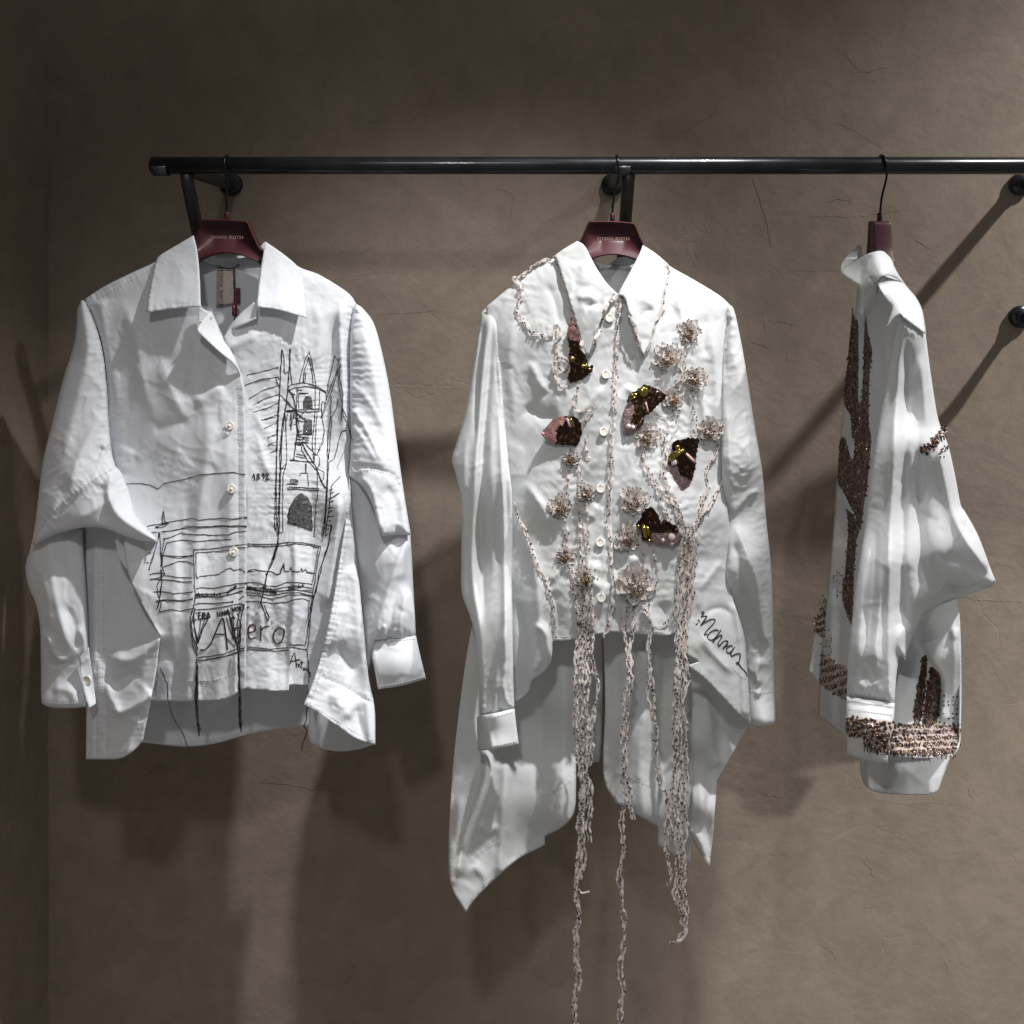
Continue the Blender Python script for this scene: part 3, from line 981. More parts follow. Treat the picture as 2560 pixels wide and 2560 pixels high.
# front right
FR_edge = [[(663, 612), (745, 666), (800, 690), (868, 733), (890, 760), (880, 790), (875, 877), (875, 1008), (878, 1097), (873, 1169), (871, 1250), (862, 1330), (845, 1430)]]
fr = Panel('front_panel', [(663, 610, 1), (745, 666), (800, 688), (868, 731), (891, 760, 1), (880, 790), (875, 877), (875, 1008), (878, 1097), (873, 1169, 1), (873, 1250), (868, 1330), (850, 1430), (832, 1530),
                           (804, 1640), (770, 1755, 1), (768, 1712, 1), (723, 1712, 1), (721, 1727, 1), (680, 1727), (640, 1724), (598, 1718, 1), (596, 1400), (592, 1000), (575, 900), (560, 842, 1), (583, 812), (625, 775), (641, 745), (648, 690)],
           [(755, 690, -4), (663, 615, -6), (888, 760, 12), (875, 950, 2), (873, 1165, -2), (700, 850, -38), (640, 790, -44), (600, 1000, -44), (610, 1700, -40), (720, 1200, -42), (720, 1500, -42), (710, 1720, -42), (740, 1710, -26), (780, 1550, -24), (820, 1350, -18), (840, 1300, -22), (860, 1250, -30)], C1, s1,
           puff=8, puff_r=40, puff_edge=FR_edge[:1],
           folds=[fold([(855, 745), (850, 830), (858, 950), (862, 1150)], 10, 14, 12, .1, .3), fold([(845, 780), (830, 860), (820, 950), (812, 1150)], -11, 16, 14, .2, .2),
                  fold([(780, 740), (800, 830), (790, 930)], 5, 24, 24), fold([(735, 1300), (738, 1450), (728, 1600), (724, 1727)], 8, 40, 7, .3, 0),
                  fold([(775, 1150), (782, 1300), (775, 1450), (760, 1700)], -8, 26, 22, .2, 0), fold([(850, 1230), (835, 1400), (815, 1520)], 10, 14, 16, .2, .1),
                  fold([(650, 1380), (655, 1500), (650, 1600)], 4, 16, 16), fold([(690, 1330), (680, 1450), (690, 1600), (688, 1727)], -3, 18, 18, .2, 0),
                  fold([(640, 1080), (660, 1150), (680, 1200)], 4, 12, 12), fold([(630, 1010), (650, 1060), (700, 1130)], 3, 14, 14),
                  fold([(872, 805), (868, 880), (868, 1008), (871, 1097)], -3, 5, 5, 0, .1), fold([(560, 870), (620, 850), (650, 830)], 4, 14, 14)],
           wrinkles=[(60, 300, 4, 2.0, 11, 0), (24, 24, 30, 0.9, 12, 1), (40, 10, -18, 1.2, 14, 2)], res=4.8, behind=[(fl, 3.0)],
           hem=[[(612, 1616), (660, 1622), (719, 1617)], [(728, 1612), (762, 1608)]], lean=34, pucker=[([(890, 762), (880, 790), (875, 877), (875, 1008), (878, 1097), (873, 1165)], 1.8, 13, 14), ([(665, 1000), (690, 1100), (690, 1300)], 1.6, 12, 30), ([(740, 880), (790, 900), (800, 1100), (790, 1280)], 1.5, 12, 22), ([(600, 1310), (700, 1345), (800, 1355)], 1.0, 14, 30), ([(612, 1560), (720, 1560)], 2.0, 20, 26), ([(760, 1400), (775, 1300), (800, 1100)], 1.0, 12, 14)], creases=(56, 12, 70, 50, 1.0))

# side drapes
sl = Panel('side_panel', [(214, 1310, 1), (214, 1500), (215, 1690), (216, 1800), (215, 1898, 1), (255, 1898), (300, 1896), (335, 1876), (357, 1850, 1), (366, 1805), (378, 1745), (390, 1680), (401, 1590, 1), (385, 1540), (372, 1480), (350, 1400), (320, 1320, 1)],
           [(216, 1320, 10), (216, 1890, -20), (260, 1600, -28), (300, 1890, -52), (300, 1700, -52), (398, 1592, -64), (380, 1740, -72), (355, 1845, -66), (320, 1340, -6), (340, 1450, -20), (360, 1540, -40), (300, 1500, -22)], C1, s1,
           folds=[fold([(240, 1320), (238, 1500), (238, 1700), (233, 1895)], 5, 12, 12, .1, 0), fold([(265, 1640), (330, 1650), (395, 1600)], 12, 26, 16, .25, 0), fold([(270, 1720), (320, 1690), (360, 1680)], -10, 18, 18),
                  fold([(275, 1760), (300, 1780), (345, 1760), (385, 1730)], 14, 14, 20, .2, .1), fold([(262, 1700), (275, 1745), (300, 1775)], 8, 14, 14), fold([(350, 1790), (330, 1840), (320, 1880)], 6, 14, 20, .2, 0),
                  fold([(250, 1650), (252, 1895)], 2.4, 9, 9, .05, 0), fold([(240, 1650), (240, 1895)], -2, 3.5, 3.5, .05, 0), fold([(264, 1650), (264, 1895)], -2, 3.5, 3.5, .05, 0), fold([(222, 1790), (300, 1796), (360, 1785)], -1.2, 4, 4)],
           wrinkles=[(50, 120, 10, 2.5, 21, 0), (30, 50, -10, 1.4, 22, 2), (60, 7, 0, 1.0, 23, 0)], res=4.8,
           hem=[[(216, 1794), (300, 1800), (364, 1790)], [(246, 1400), (246, 1650), (243, 1892)], [(258, 1400), (258, 1650), (256, 1892)]], lean=34, pucker=[([(250, 1330), (250, 1650), (249, 1895)], 1.3, 13, 9), ([(216, 1797), (300, 1802), (364, 1791)], 0.9, 15, 14)], creases=(28, 17, 80, 50, 1.3))
srb = Panel('hem_facing', [(775, 1750, 1), (772, 1842), (795, 1868), (850, 1878), (900, 1872), (937, 1860, 1), (930, 1760), (850, 1740)], [(780, 1840, 12), (850, 1875, 18), (930, 1860, -8), (850, 1760, 10)], C1, s1,
            wrinkles=WRs, res=8)
sr = Panel('side_panel', [(873, 1195, 1), (866, 1290), (850, 1400), (830, 1520), (803, 1640), (780, 1710), (759, 1762, 1), (790, 1778), (840, 1812), (880, 1840), (905, 1852), (938, 1862, 1), (936, 1770), (920, 1680), (908, 1560), (894, 1420), (882, 1300), (876, 1220)],
           [(873, 1200, -24), (850, 1400, -38), (762, 1760, -72), (803, 1640, -52), (880, 1400, -18), (905, 1550, -14), (850, 1600, -42), (936, 1770, -20), (936, 1858, -36), (850, 1800, -54), (900, 1700, -20)], C1, s1,
           folds=[fold([(868, 1290), (853, 1400), (835, 1520), (808, 1640), (770, 1755)], 4, 14, 10, .1, 0), fold([(860, 1290), (842, 1400), (822, 1520), (795, 1640), (762, 1750)], -2, 4, 4, .1, 0), fold([(878, 1310), (864, 1400), (846, 1520), (818, 1640), (782, 1755)], -2.4, 4, 5, .1, 0),
                  fold([(868, 1500), (850, 1560), (830, 1640)], 8, 14, 30), fold([(835, 1600), (870, 1660), (900, 1680)], -12, 24, 20), fold([(885, 1400), (895, 1560), (915, 1700), (925, 1850)], 9, 22, 18, .1, 0),
                  fold([(800, 1690), (850, 1710), (900, 1740), (932, 1760)], -2, 4, 4, .05, 0), fold([(830, 1720), (850, 1760), (880, 1800)], 8, 22, 22), fold([(890, 1760), (900, 1810), (915, 1850)], -6, 16, 14, .2, 0)],
           wrinkles=[(40, 100, 14, 2.4, 31, 0), (26, 40, -20, 1.6, 32, 2), (60, 8, 15, 0.8, 33, 0)], res=4.8,
           hem=[[(866, 1300), (848, 1410), (828, 1530), (802, 1645), (768, 1752)], [(874, 1300), (857, 1410), (838, 1530), (812, 1645), (778, 1756)], [(805, 1690), (850, 1708), (900, 1738), (934, 1752)], [(775, 1762), (840, 1800), (900, 1838), (934, 1852)]], lean=34, pucker=[([(870, 1300), (852, 1410), (833, 1530), (807, 1645), (773, 1754)], 1.8, 14, 9), ([(805, 1690), (850, 1708), (900, 1738), (934, 1752)], 1.2, 15, 14)], creases=(26, 18, 80, 50, 1.3))

# left sleeve
zl_low = Panel('sleeve', [(78, 1364, 1), (64, 1415), (70, 1462), (90, 1512), (100, 1570), (102, 1650), (103, 1745), (110, 1762), (135, 1769), (180, 1770), (215, 1767, 1), (222, 1650), (219, 1560), (214, 1450), (209, 1380), (206, 1325, 1), (150, 1310), (100, 1330)],
               [(80, 1366, 4), (66, 1420, 8), (206, 1330, 6), (150, 1450, -14), (103, 1700, 2), (215, 1700, -22), (160, 1765, -40), (160, 1600, -30)], C1, s1, puff=20, puff_r=48, back=24,
               folds=[fold([(120, 1380), (135, 1480), (160, 1580), (180, 1640)], 8, 20, 20), fold([(160, 1500), (185, 1560), (195, 1640)], -9, 14, 16), fold([(100, 1420), (120, 1500), (125, 1580)], 6, 16, 12), fold([(115, 1580), (140, 1640), (175, 1655)], 9, 14, 10),
                      fold([(120, 1665), (160, 1660), (190, 1655)], -4, 5, 5), fold([(130, 1720), (170, 1725), (200, 1740)], 7, 16, 16), fold([(190, 1560), (210, 1600), (216, 1650)], 6, 10, 14)],
               wrinkles=WRs, res=4.8, hem=[[(112, 1755), (160, 1759), (208, 1756)]], lean=34, creases=(24, 14, 80, 40, 1.4))
zl_tab = Panel('cuff', [(199, 1642, 1), (222, 1618, 1), (226, 1650), (232, 1690), (239, 1752), (238, 1760), (223, 1770, 1), (212, 1735), (202, 1690)], [(200, 1645, -52), (222, 1620, -52), (225, 1765, -66), (238, 1755, -58)], C1, s1, res=5, thick=0.0018,
               folds=[fold([(200, 1660), (224, 1640)], 2.5, 4, 4)], hem=[[(206, 1690), (216, 1735), (225, 1762)], [(227, 1660), (232, 1700), (235, 1752)]], lean=34)
zl_under = Panel('sleeve_fold', [(288, 1350, 1), (294, 1385), (308, 1412), (321, 1428, 1), (340, 1405), (372, 1385), (394, 1352, 1), (350, 1335), (310, 1330)], [(290, 1350, -46), (321, 1427, -66), (393, 1354, -84), (330, 1370, -40)], C1, s1, wrinkles=WRs, res=6, lean=34)
zl_up = Panel('sleeve', [(194, 770, 1), (205, 750), (214, 756, 1), (235, 805), (254, 863), (266, 952), (272, 1050), (280, 1130), (289, 1165, 1), (305, 1185), (322, 1230), (338, 1288, 1), (368, 1322), (395, 1352, 1), (370, 1353), (345, 1350), (300, 1336), (262, 1321), (215, 1318), (165, 1328), (125, 1342), (77, 1368, 1),
                         (86, 1320), (95, 1250), (108, 1150), (130, 1060), (160, 940), (186, 855)],
              [(205, 755, 4), (254, 863, -2), (272, 1050, -10), (288, 1165, -24), (160, 940, 4), (100, 1200, -6), (80, 1364, -22), (215, 1320, -58), (394, 1352, -88), (330, 1285, -54), (300, 1340, -72), (200, 1200, -40)], C1, s1, puff=22, puff_r=60, back=26,
              folds=[fold([(222, 770), (215, 900), (180, 1050), (140, 1200)], 8, 30, 30), fold([(275, 1020), (230, 1080), (190, 1160), (170, 1260)], 7, 22, 22), fold([(285, 1165), (220, 1210), (160, 1250), (110, 1300)], 6, 14, 20, .05, .2),
                     fold([(288, 1170), (270, 1230), (300, 1290), (390, 1350)], 12, 24, 18, .15, 0), fold([(255, 1200), (262, 1260), (258, 1318)], -6, 14, 12), fold([(180, 1310), (240, 1270), (300, 1230)], 7, 16, 20), fold([(290, 1175), (312, 1240), (335, 1285)], -7, 12, 12),
                     fold([(150, 1230), (130, 1280), (95, 1350)], 6, 14, 14, .2, 0), fold([(280, 1090), (260, 1120), (245, 1160)], 6, 9, 12), fold([(258, 1115), (240, 1150)], -5, 8, 8)],
              wrinkles=[(60, 200, 14, 3.0, 41, 0), (26, 50, 50, 2.2, 42, 2), (14, 22, 30, 0.9, 43, 2)], res=4.8,
              hem=[[(282, 1172), (225, 1206), (165, 1250), (110, 1305)], [(218, 765), (240, 810), (259, 868), (269, 955), (274, 1050), (281, 1125)]], lean=34, pucker=[([(212, 748), (235, 802), (254, 862), (267, 951), (273, 1050), (281, 1130), (290, 1170)], 1.4, 15, 12), ([(286, 1168), (225, 1206), (165, 1250), (105, 1305)], 1.6, 13, 16)], creases=(44, 13, 60, 45, 1.1))
# right sleeve
zr_low = Panel('sleeve', [(868, 1185, 1), (905, 1195), (950, 1300), (1026, 1332, 1), (1030, 1400), (1034, 1480), (1040, 1590, 1), (990, 1596), (938, 1600, 1), (928, 1650), (916, 1690, 1), (908, 1560), (895, 1430), (882, 1320), (872, 1240)],
               [(872, 1200, 0), (1024, 1340, 4), (950, 1400, -10), (1036, 1590, 6), (940, 1598, -14), (900, 1500, 14), (990, 1560, -20)], C1, s1, puff=16, puff_r=50, back=24,
               folds=[fold([(1022, 1345), (985, 1430), (950, 1540), (930, 1640)], 9, 22, 10, .05, .1), fold([(1010, 1430), (985, 1500), (975, 1595)], -6, 12, 12, .2, 0), fold([(1018, 1470), (1005, 1540), (1000, 1595)], 5, 12, 10, .2, 0), fold([(960, 1560), (962, 1598)], 4, 6, 6, .2, 0), fold([(985, 1570), (986, 1598)], 4, 6, 6, .2, 0)],
               wrinkles=WRs, res=4.8, lean=34, pucker=[([(938, 1596), (990, 1592), (1040, 1587)], 2.2, 14, 26)], creases=(24, 16, 80, 40, 1.4))
cf_r = Panel('cuff', [(938, 1598, 1), (990, 1594), (1040, 1589, 1), (1050, 1635), (1065, 1697, 1), (1005, 1714), (945, 1723, 1), (936, 1670), (930, 1640)], [(938, 1600, -16), (1040, 1590, 0), (1064, 1697, 4), (945, 1722, -26), (1000, 1660, -32)], C1, s1, puff=3, puff_r=12, back=18,
             wrinkles=[(60, 60, 10, 2.4, 52, 1), (30, 50, 20, 0.8, 53, 2)], res=4.8, hem=[[(944, 1606), (990, 1602), (1038, 1597)], [(948, 1716), (1005, 1707), (1060, 1692)]], lean=34)
zr_up = Panel('sleeve', [(891, 760, 1), (908, 772), (935, 810), (955, 880), (975, 980), (990, 1090), (1005, 1200), (1020, 1295), (1028, 1338, 1), (990, 1337), (957, 1341, 1), (945, 1312), (930, 1260), (905, 1215), (871, 1190, 1), (874, 1165), (878, 1097), (875, 1008), (875, 877), (880, 790)],
              [(892, 765, 8), (880, 850, -2), (878, 1097, -10), (872, 1185, -14), (950, 900, 4), (990, 1100, 2), (1024, 1335, -14), (957, 1338, -40), (930, 1150, -24)], C1, s1, puff=20, puff_r=48, back=24,
              folds=[fold([(900, 790), (925, 900), (950, 1020), (985, 1180)], 6, 16, 24), fold([(880, 1020), (920, 1080), (960, 1170)], 5, 8, 8, .05, .3), fold([(879, 960), (915, 990), (962, 1075)], 3, 6, 12, .05, .3), fold([(882, 1060), (915, 1110), (945, 1165)], 4, 8, 8, .05, .3),
                     fold([(880, 1165), (930, 1170), (985, 1190), (1005, 1230)], -4, 6, 9, .05, .2), fold([(900, 1190), (930, 1230), (950, 1330)], 9, 14, 22, .1, 0), fold([(960, 1210), (985, 1250), (990, 1335)], -7, 18, 16, .2, 0), fold([(1000, 1230), (1015, 1330)], 5, 12, 8, .2, 0)],
              wrinkles=[(40, 140, -14, 2.2, 61, 0), (22, 30, 40, 1.3, 62, 2)], res=4.8,
              hem=[[(878, 1180), (930, 1176), (980, 1190), (1003, 1215)], [(886, 795), (881, 880), (881, 1008), (884, 1090)]], lean=34, pucker=[([(890, 762), (880, 790), (875, 877), (875, 1008), (878, 1097), (873, 1165)], 2.4, 19, 34), ([(878, 1182), (930, 1176), (985, 1192), (1004, 1218)], 1.2, 15, 14)], creases=(34, 15, 70, 40, 1.0))

# collar and lapels
cs1 = Panel('collar_stand', [(486, 596, 1), (520, 632), (575, 645), (625, 640), (661, 606, 1), (662, 650), (655, 668, 1), (575, 672), (492, 648, 1)], [(486, 600, -4), (661, 608, -4), (575, 640, 36), (575, 670, 38), (492, 650, 0), (656, 664, 0)], C1, s1, res=6, thick=0.0014,
            hem=[[(497, 645), (575, 666), (650, 661)]])
cl1 = Panel('collar', [(484, 589, 1), (492, 622), (497, 665), (500, 720), (501, 767, 1), (470, 768), (420, 773), (367, 781, 1), (372, 745), (380, 700), (390, 655), (402, 638), (440, 615)],
            [(484, 592, -14), (500, 765, -74), (367, 780, -56), (390, 655, -14), (430, 700, -34), (497, 665, -36)], C1, s1, folds=[fold([(440, 640), (455, 700), (450, 765)], 2.5, 26, 26, .3, .1)],
            wrinkles=[(50, 40, 20, 1.4, 71, 0), (26, 26, 0, 0.9, 72, 2)], res=4.8, thick=0.0022, hem=[[(375, 770), (420, 763), (470, 758), (494, 757)], [(376, 765), (383, 705), (393, 660)]], pucker=[([(370, 779), (420, 771), (470, 766), (500, 766)], 0.9, 14, 12)], creases=(8, 19, 90, 60, 0.5))
cr1 = Panel('collar', [(663, 604, 1), (657, 645), (650, 695), (646, 730), (643, 767, 1), (690, 773), (730, 784), (766, 795, 1), (764, 770), (760, 730), (756, 700), (746, 670), (710, 637)],
            [(663, 606, -12), (643, 765, -74), (766, 794, -58), (756, 700, -14), (705, 710, -34), (650, 690, -36)], C1, s1, folds=[fold([(700, 650), (695, 710), (690, 770)], 2.5, 26, 26, .3, .1)],
            wrinkles=[(50, 40, 20, 1.4, 73, 0), (26, 26, 0, 0.9, 74, 2)], res=4.8, thick=0.0022, hem=[[(650, 759), (690, 764), (730, 774), (757, 783)], [(757, 780), (752, 730), (748, 700)]], pucker=[([(645, 766), (690, 772), (730, 782), (766, 794)], 0.8, 14, 12)], creases=(8, 20, 90, 60, 0.5))
lp1 = Panel('lapel', [(528, 778, 1), (510, 796), (493, 822, 1), (500, 834), (545, 876), (582, 908), (602, 945), (612, 1000, 1), (610, 975), (604, 940), (590, 903), (572, 868), (555, 838), (541, 806)],
            [(528, 780, -58), (494, 823, -84), (545, 876, -86), (582, 908, -78), (611, 995, -58), (572, 868, -62), (600, 925, -60)], C1, s1, res=4.5, thick=0.0016)
lp2 = Panel('lapel', [(634, 756, 1), (642, 764), (640, 797, 1), (607, 812), (577, 826), (560, 845, 1), (570, 822), (600, 786)], [(634, 758, -60), (640, 795, -68), (600, 812, -66), (562, 843, -52), (600, 788, -58)], C1, s1, res=4.5, thick=0.0016)
strap = Panel('button_loop', [(497, 772, 1), (505, 770), (530, 790), (528, 797), (508, 812), (498, 815, 1), (495, 800)], [(497, 790, -64), (530, 793, -62), (500, 812, -66)], C1, s1, res=4, thick=0.0016)


# buttons
def button(x, y, panel, parent, r=0.0085, dome=True, mat='pearl', lift=0.0025, tilt=(0, 0)):
    p = Vector(panel.at(x, y, lift))
    n = Vector((tilt[0], -1, tilt[1])).normalized()
    V, Fc = lathe_geo([(r * 0.6, -0.0022), (r * 0.95, -0.0012), (r, 0.0002), (r * 0.97, 0.0014), (r * 0.82, 0.0021), (r * 0.72, 0.0017), (r * 0.45, 0.0014), (r * 0.2, 0.0014)], p, n, 24)
    o = mesh_obj('button', V, Fc, M[mat], parent)
    if dome:
        V = ico(p + n * 0.0028, r * 0.42)
        mesh_obj('button_pearl', V, ICO_F, M[mat], o)
        md = o.children[0].modifiers.new('round', 'SUBSURF'); md.levels = 2; md.render_levels = 2
    g = Geo()
    a = n.orthogonal().normalized()
    for s in (-1, 1):
        V, Fc = tube_geo([p + a * (0.0012 * s) + n * 0.0005 + Vector((0, 0, r * .2)), p + a * (0.0012 * s) + Vector((0, 0, r * 1.0)) + n * 0.001, p + a * (0.0012 * s) + Vector((0, 0, r * 1.35)) - n * 0.001], 0.0006, 5)
        g.add(V, Fc)
    g.obj('button_thread', M['thread_white'], o)
    return o


for bx, by in ((574, 1064), (579, 1222), (584, 1380)):
    button(bx, by, fl, s1, 0.0078, True, lift=0.0045, tilt=(0.05, 0.12))
button(503, 811, strap, s1, 0.0075, False, lift=0.004, tilt=(0.1, -0.2))
button(218, 1700, zl_tab, s1, 0.0085, False, tilt=(-.2, 0))

# woven label and swing tag
lab = Panel('woven_label', [(541, 672, 1), (588, 675, 1), (586, 762, 1), (540, 768, 1)], [(540, 672, 36), (588, 675, 35), (540, 768, 33), (586, 762, 33)], M['label_linen'], s1, res=8, thick=0.0008)
drape_on(lab.obj, bk1, 0.004)
lab.depth = lambda x, y: bk1.depth(np.asarray(x, float), np.asarray(y, float)) - 0.0045
V, Fc = text_mesh('antonio marras', 0.0135, 0.72, 0.0002, 1.25)
p0 = Vector(P(554, 718, float(lab.depth([554.0], [718.0])[0]) - 0.002))
mesh_obj('label_lettering', [(p0[0] + v[1], p0[1] - v[2], p0[2] - v[0]) for v in V], Fc, M['black_print'], lab.obj, smooth=False)
strokes([lab], [[(546, 676), (545, 764), (586, 759)], [(541, 674), (588, 677)]], 0.00045, M['thread_black'], 'label_stitching', lab.obj, D(33))
lp_c = strokes([], [[(536, 660), (545, 668), (580, 673), (588, 668), (598, 661)]], 0.0010, M['thread_black'], 'hanging_loop', s1, D(30))

tag = empty('swing_tag', P(585, 700, D(20)), 'thin dark red swing tag on a cord in the neck of the embroidered shirt', 'tag')
strokes([], [[(584, 668), (585, 700), (586, 745), (586, 760)]], 0.0014, M['thread_red'], 'cord', tag, D(22), wob=.3)
strokes([], [[(587, 788), (585, 812)]], 0.0012, M['thread_red'], 'cord', tag, D(10), wob=.2)
M['tag_card'] = simple('dark_red_tag_card', (0.11, 0.016, 0.028), 0.45)


def slab(name, x0, y0, x1, y1, d, th, mat, parent):
    V = [P(x0, y0, d), P(x1, y0, d), P(x1, y1, d), P(x0, y1, d)]
    V += [(v[0], v[1] + th, v[2]) for v in V]
    return mesh_obj(name, V, [(0, 3, 2, 1), (4, 5, 6, 7), (0, 1, 5, 4), (1, 2, 6, 5), (2, 3, 7, 6), (3, 0, 4, 7)], mat, parent, smooth=False)


slab('seal', 580, 757, 592, 790, D(12), 0.004, M['tag_card'], tag)
slab('ticket', 590, 720, 600, 758, D(26), 0.001, M['tag_card'], tag)
strokes([], [[(586, 763), (586, 785)]], 0.0006, M['gilt_print'], 'print', tag, D(11.3), wob=1.0)

# ---------------- embroidery
T8 = lambda L: [(560 + p[0] / 3.512, 850 + p[1] / 3.512) for p in L]
TA = lambda L: [(340 + p[0] / 3.715, 1250 + p[1] / 3.715) for p in L]
front1 = [fl, fr]
E1 = []
# ladder of rays on the left of the tower
for q in ([(200, 308), (470, 243)], [(182, 400), (330, 345), (470, 325), (485, 345)], [(220, 515), (350, 440), (468, 400)], [(250, 575), (380, 505), (485, 480)], [(262, 635), (400, 590), (475, 555), (485, 520)],
          [(335, 706), (400, 680), (478, 655)], [(360, 772), (420, 745), (470, 735)], [(385, 857), (465, 828)], [(388, 918), (460, 898)], [(402, 990), (465, 968)]):
    E1.append(T8(q))
for q in ([(510, 85), (498, 250), (490, 480), (478, 650), (465, 860), (455, 1200), (445, 1640)], [(455, 335), (490, 420), (482, 560), (475, 760), (465, 1000), (460, 1300), (462, 1640)],
          [(510, 85), (525, 160), (530, 270), (540, 298), (572, 270), (580, 85)], [(580, 85), (575, 240), (560, 440), (540, 600), (512, 760), (495, 1000), (485, 1300), (475, 1600)],
          [(560, 440), (535, 640), (510, 860), (500, 1100), (490, 1400), (487, 1690), (518, 1690), (515, 1450), (518, 1200), (552, 1060), (548, 900), (542, 750), (535, 600)],
          [(580, 85), (580, 240), (598, 390)], [(660, 375), (680, 290), (715, 170), (750, 100), (775, 210), (805, 390)], [(690, 375), (705, 280), (745, 145), (765, 230), (785, 385)], [(700, 290), (700, 375)], [(715, 285), (712, 380)],
          [(560, 440), (570, 410), (600, 388), (700, 375), (790, 395), (893, 450), (893, 560)], [(562, 445), (620, 420), (720, 408), (830, 430), (890, 462)], [(565, 445), (600, 480), (630, 600), (640, 820), (612, 1060)],
          [(840, 430), (835, 630), (545, 630), (550, 620), (835, 602)], [(805, 395), (795, 700), (775, 900), (790, 1080)], [(815, 640), (805, 830), (800, 1000), (790, 1080)], [(645, 420), (635, 700), (640, 830)],
          [(655, 470), (655, 600)], [(600, 470), (625, 480)], [(650, 435), (690, 437)], [(655, 465), (740, 468)], [(545, 630), (640, 610)], [(500, 480), (560, 560), (630, 610)], [(550, 530), (630, 640), (690, 690), (720, 700)], [(585, 640), (580, 720), (590, 790)], [(600, 640), (595, 700), (590, 780)], [(560, 640), (545, 720), (540, 780)], [(615, 640), (615, 690)],
          [(640, 830), (770, 835), (770, 720)], [(645, 850), (750, 855)], [(645, 870), (750, 878)], [(620, 915), (680, 912)], [(640, 900), (740, 905)], [(650, 925), (680, 925)], [(640, 820), (690, 790)],
          [(630, 1000), (725, 1020)], [(625, 1020), (720, 1040)], [(580, 1058), (740, 1070), (790, 1080)], [(640, 830), (625, 960), (615, 1060)],
          [(690, 905), (720, 980), (820, 1130), (880, 1165)], [(710, 905), (800, 1000), (840, 1030), (835, 1100), (815, 1130)], [(690, 900), (680, 960), (730, 1050), (800, 1130), (830, 1170)], [(815, 1130), (880, 1295), (893, 1290)], [(880, 1165), (875, 1220), (850, 1250)], [(830, 1170), (850, 1240), (885, 1295)],
          [(668, 1190), (675, 1168), (735, 1168), (740, 1290)], [(722, 1085), (722, 1168)], [(580, 1225), (635, 1228), (650, 1245), (580, 1245)], [(555, 1262), (650, 1265)], [(560, 1295), (570, 1308), (825, 1320)], [(570, 1290), (830, 1303), (828, 1320), (805, 1460), (800, 1600), (790, 1725)], [(820, 1170), (820, 1300)],
          # right spire and rope lines
          [(972, 145), (940, 280), (915, 380), (893, 560)], [(1012, 165), (985, 290), (930, 430), (890, 560), (858, 670)], [(1025, 205), (990, 300), (955, 420), (905, 560), (860, 680)], [(972, 150), (1012, 190)], [(860, 680), (855, 600), (860, 545), (880, 545), (885, 590)],
          [(1000, 260), (1010, 420), (1040, 560), (1040, 640), (1090, 760), (1130, 880)], [(1020, 220), (1015, 340), (1045, 470), (1030, 640), (1035, 715)], [(1045, 600), (1085, 700), (1100, 800), (1125, 870)], [(1000, 520), (990, 600), (945, 680), (935, 850), (920, 1050)], [(940, 490), (935, 680), (910, 850), (912, 1000), (905, 1200), (900, 1300), (890, 1500), (868, 1725)],
          [(860, 680), (880, 800), (870, 900), (820, 1000)], [(920, 1075), (970, 1040), (1000, 920), (1035, 800), (1058, 795)], [(920, 1075), (910, 1250), (905, 1400), (885, 1650), (860, 1770)], [(940, 1290), (960, 1260), (1020, 1195)], [(940, 1290), (925, 1450), (890, 1700)],
          [(930, 1315), (955, 1305)], [(925, 1345), (960, 1335)], [(920, 1395), (950, 1385), (1010, 1345)], [(920, 1430), (960, 1415)], [(915, 1480), (955, 1470)], [(912, 1520), (955, 1500)], [(908, 1560), (960, 1545)], [(900, 1590), (945, 1585)], [(895, 1625), (945, 1625)], [(890, 1665), (925, 1655)], [(885, 1720), (915, 1705)],
          [(945, 1620), (930, 1720), (915, 1800), (885, 1880), (865, 1960)],
          # plumb line below the tower and arch outline
          [(445, 1640), (470, 1690), (480, 1740), (465, 1820), (430, 1920)], [(470, 1610), (480, 1700), (470, 1800), (425, 1930)], [(555, 1560), (575, 1480), (620, 1390), (675, 1345), (730, 1380), (770, 1460), (775, 1650)], [(580, 1520), (600, 1460), (630, 1440), (650, 1480)]):
    E1.append(T8(q))
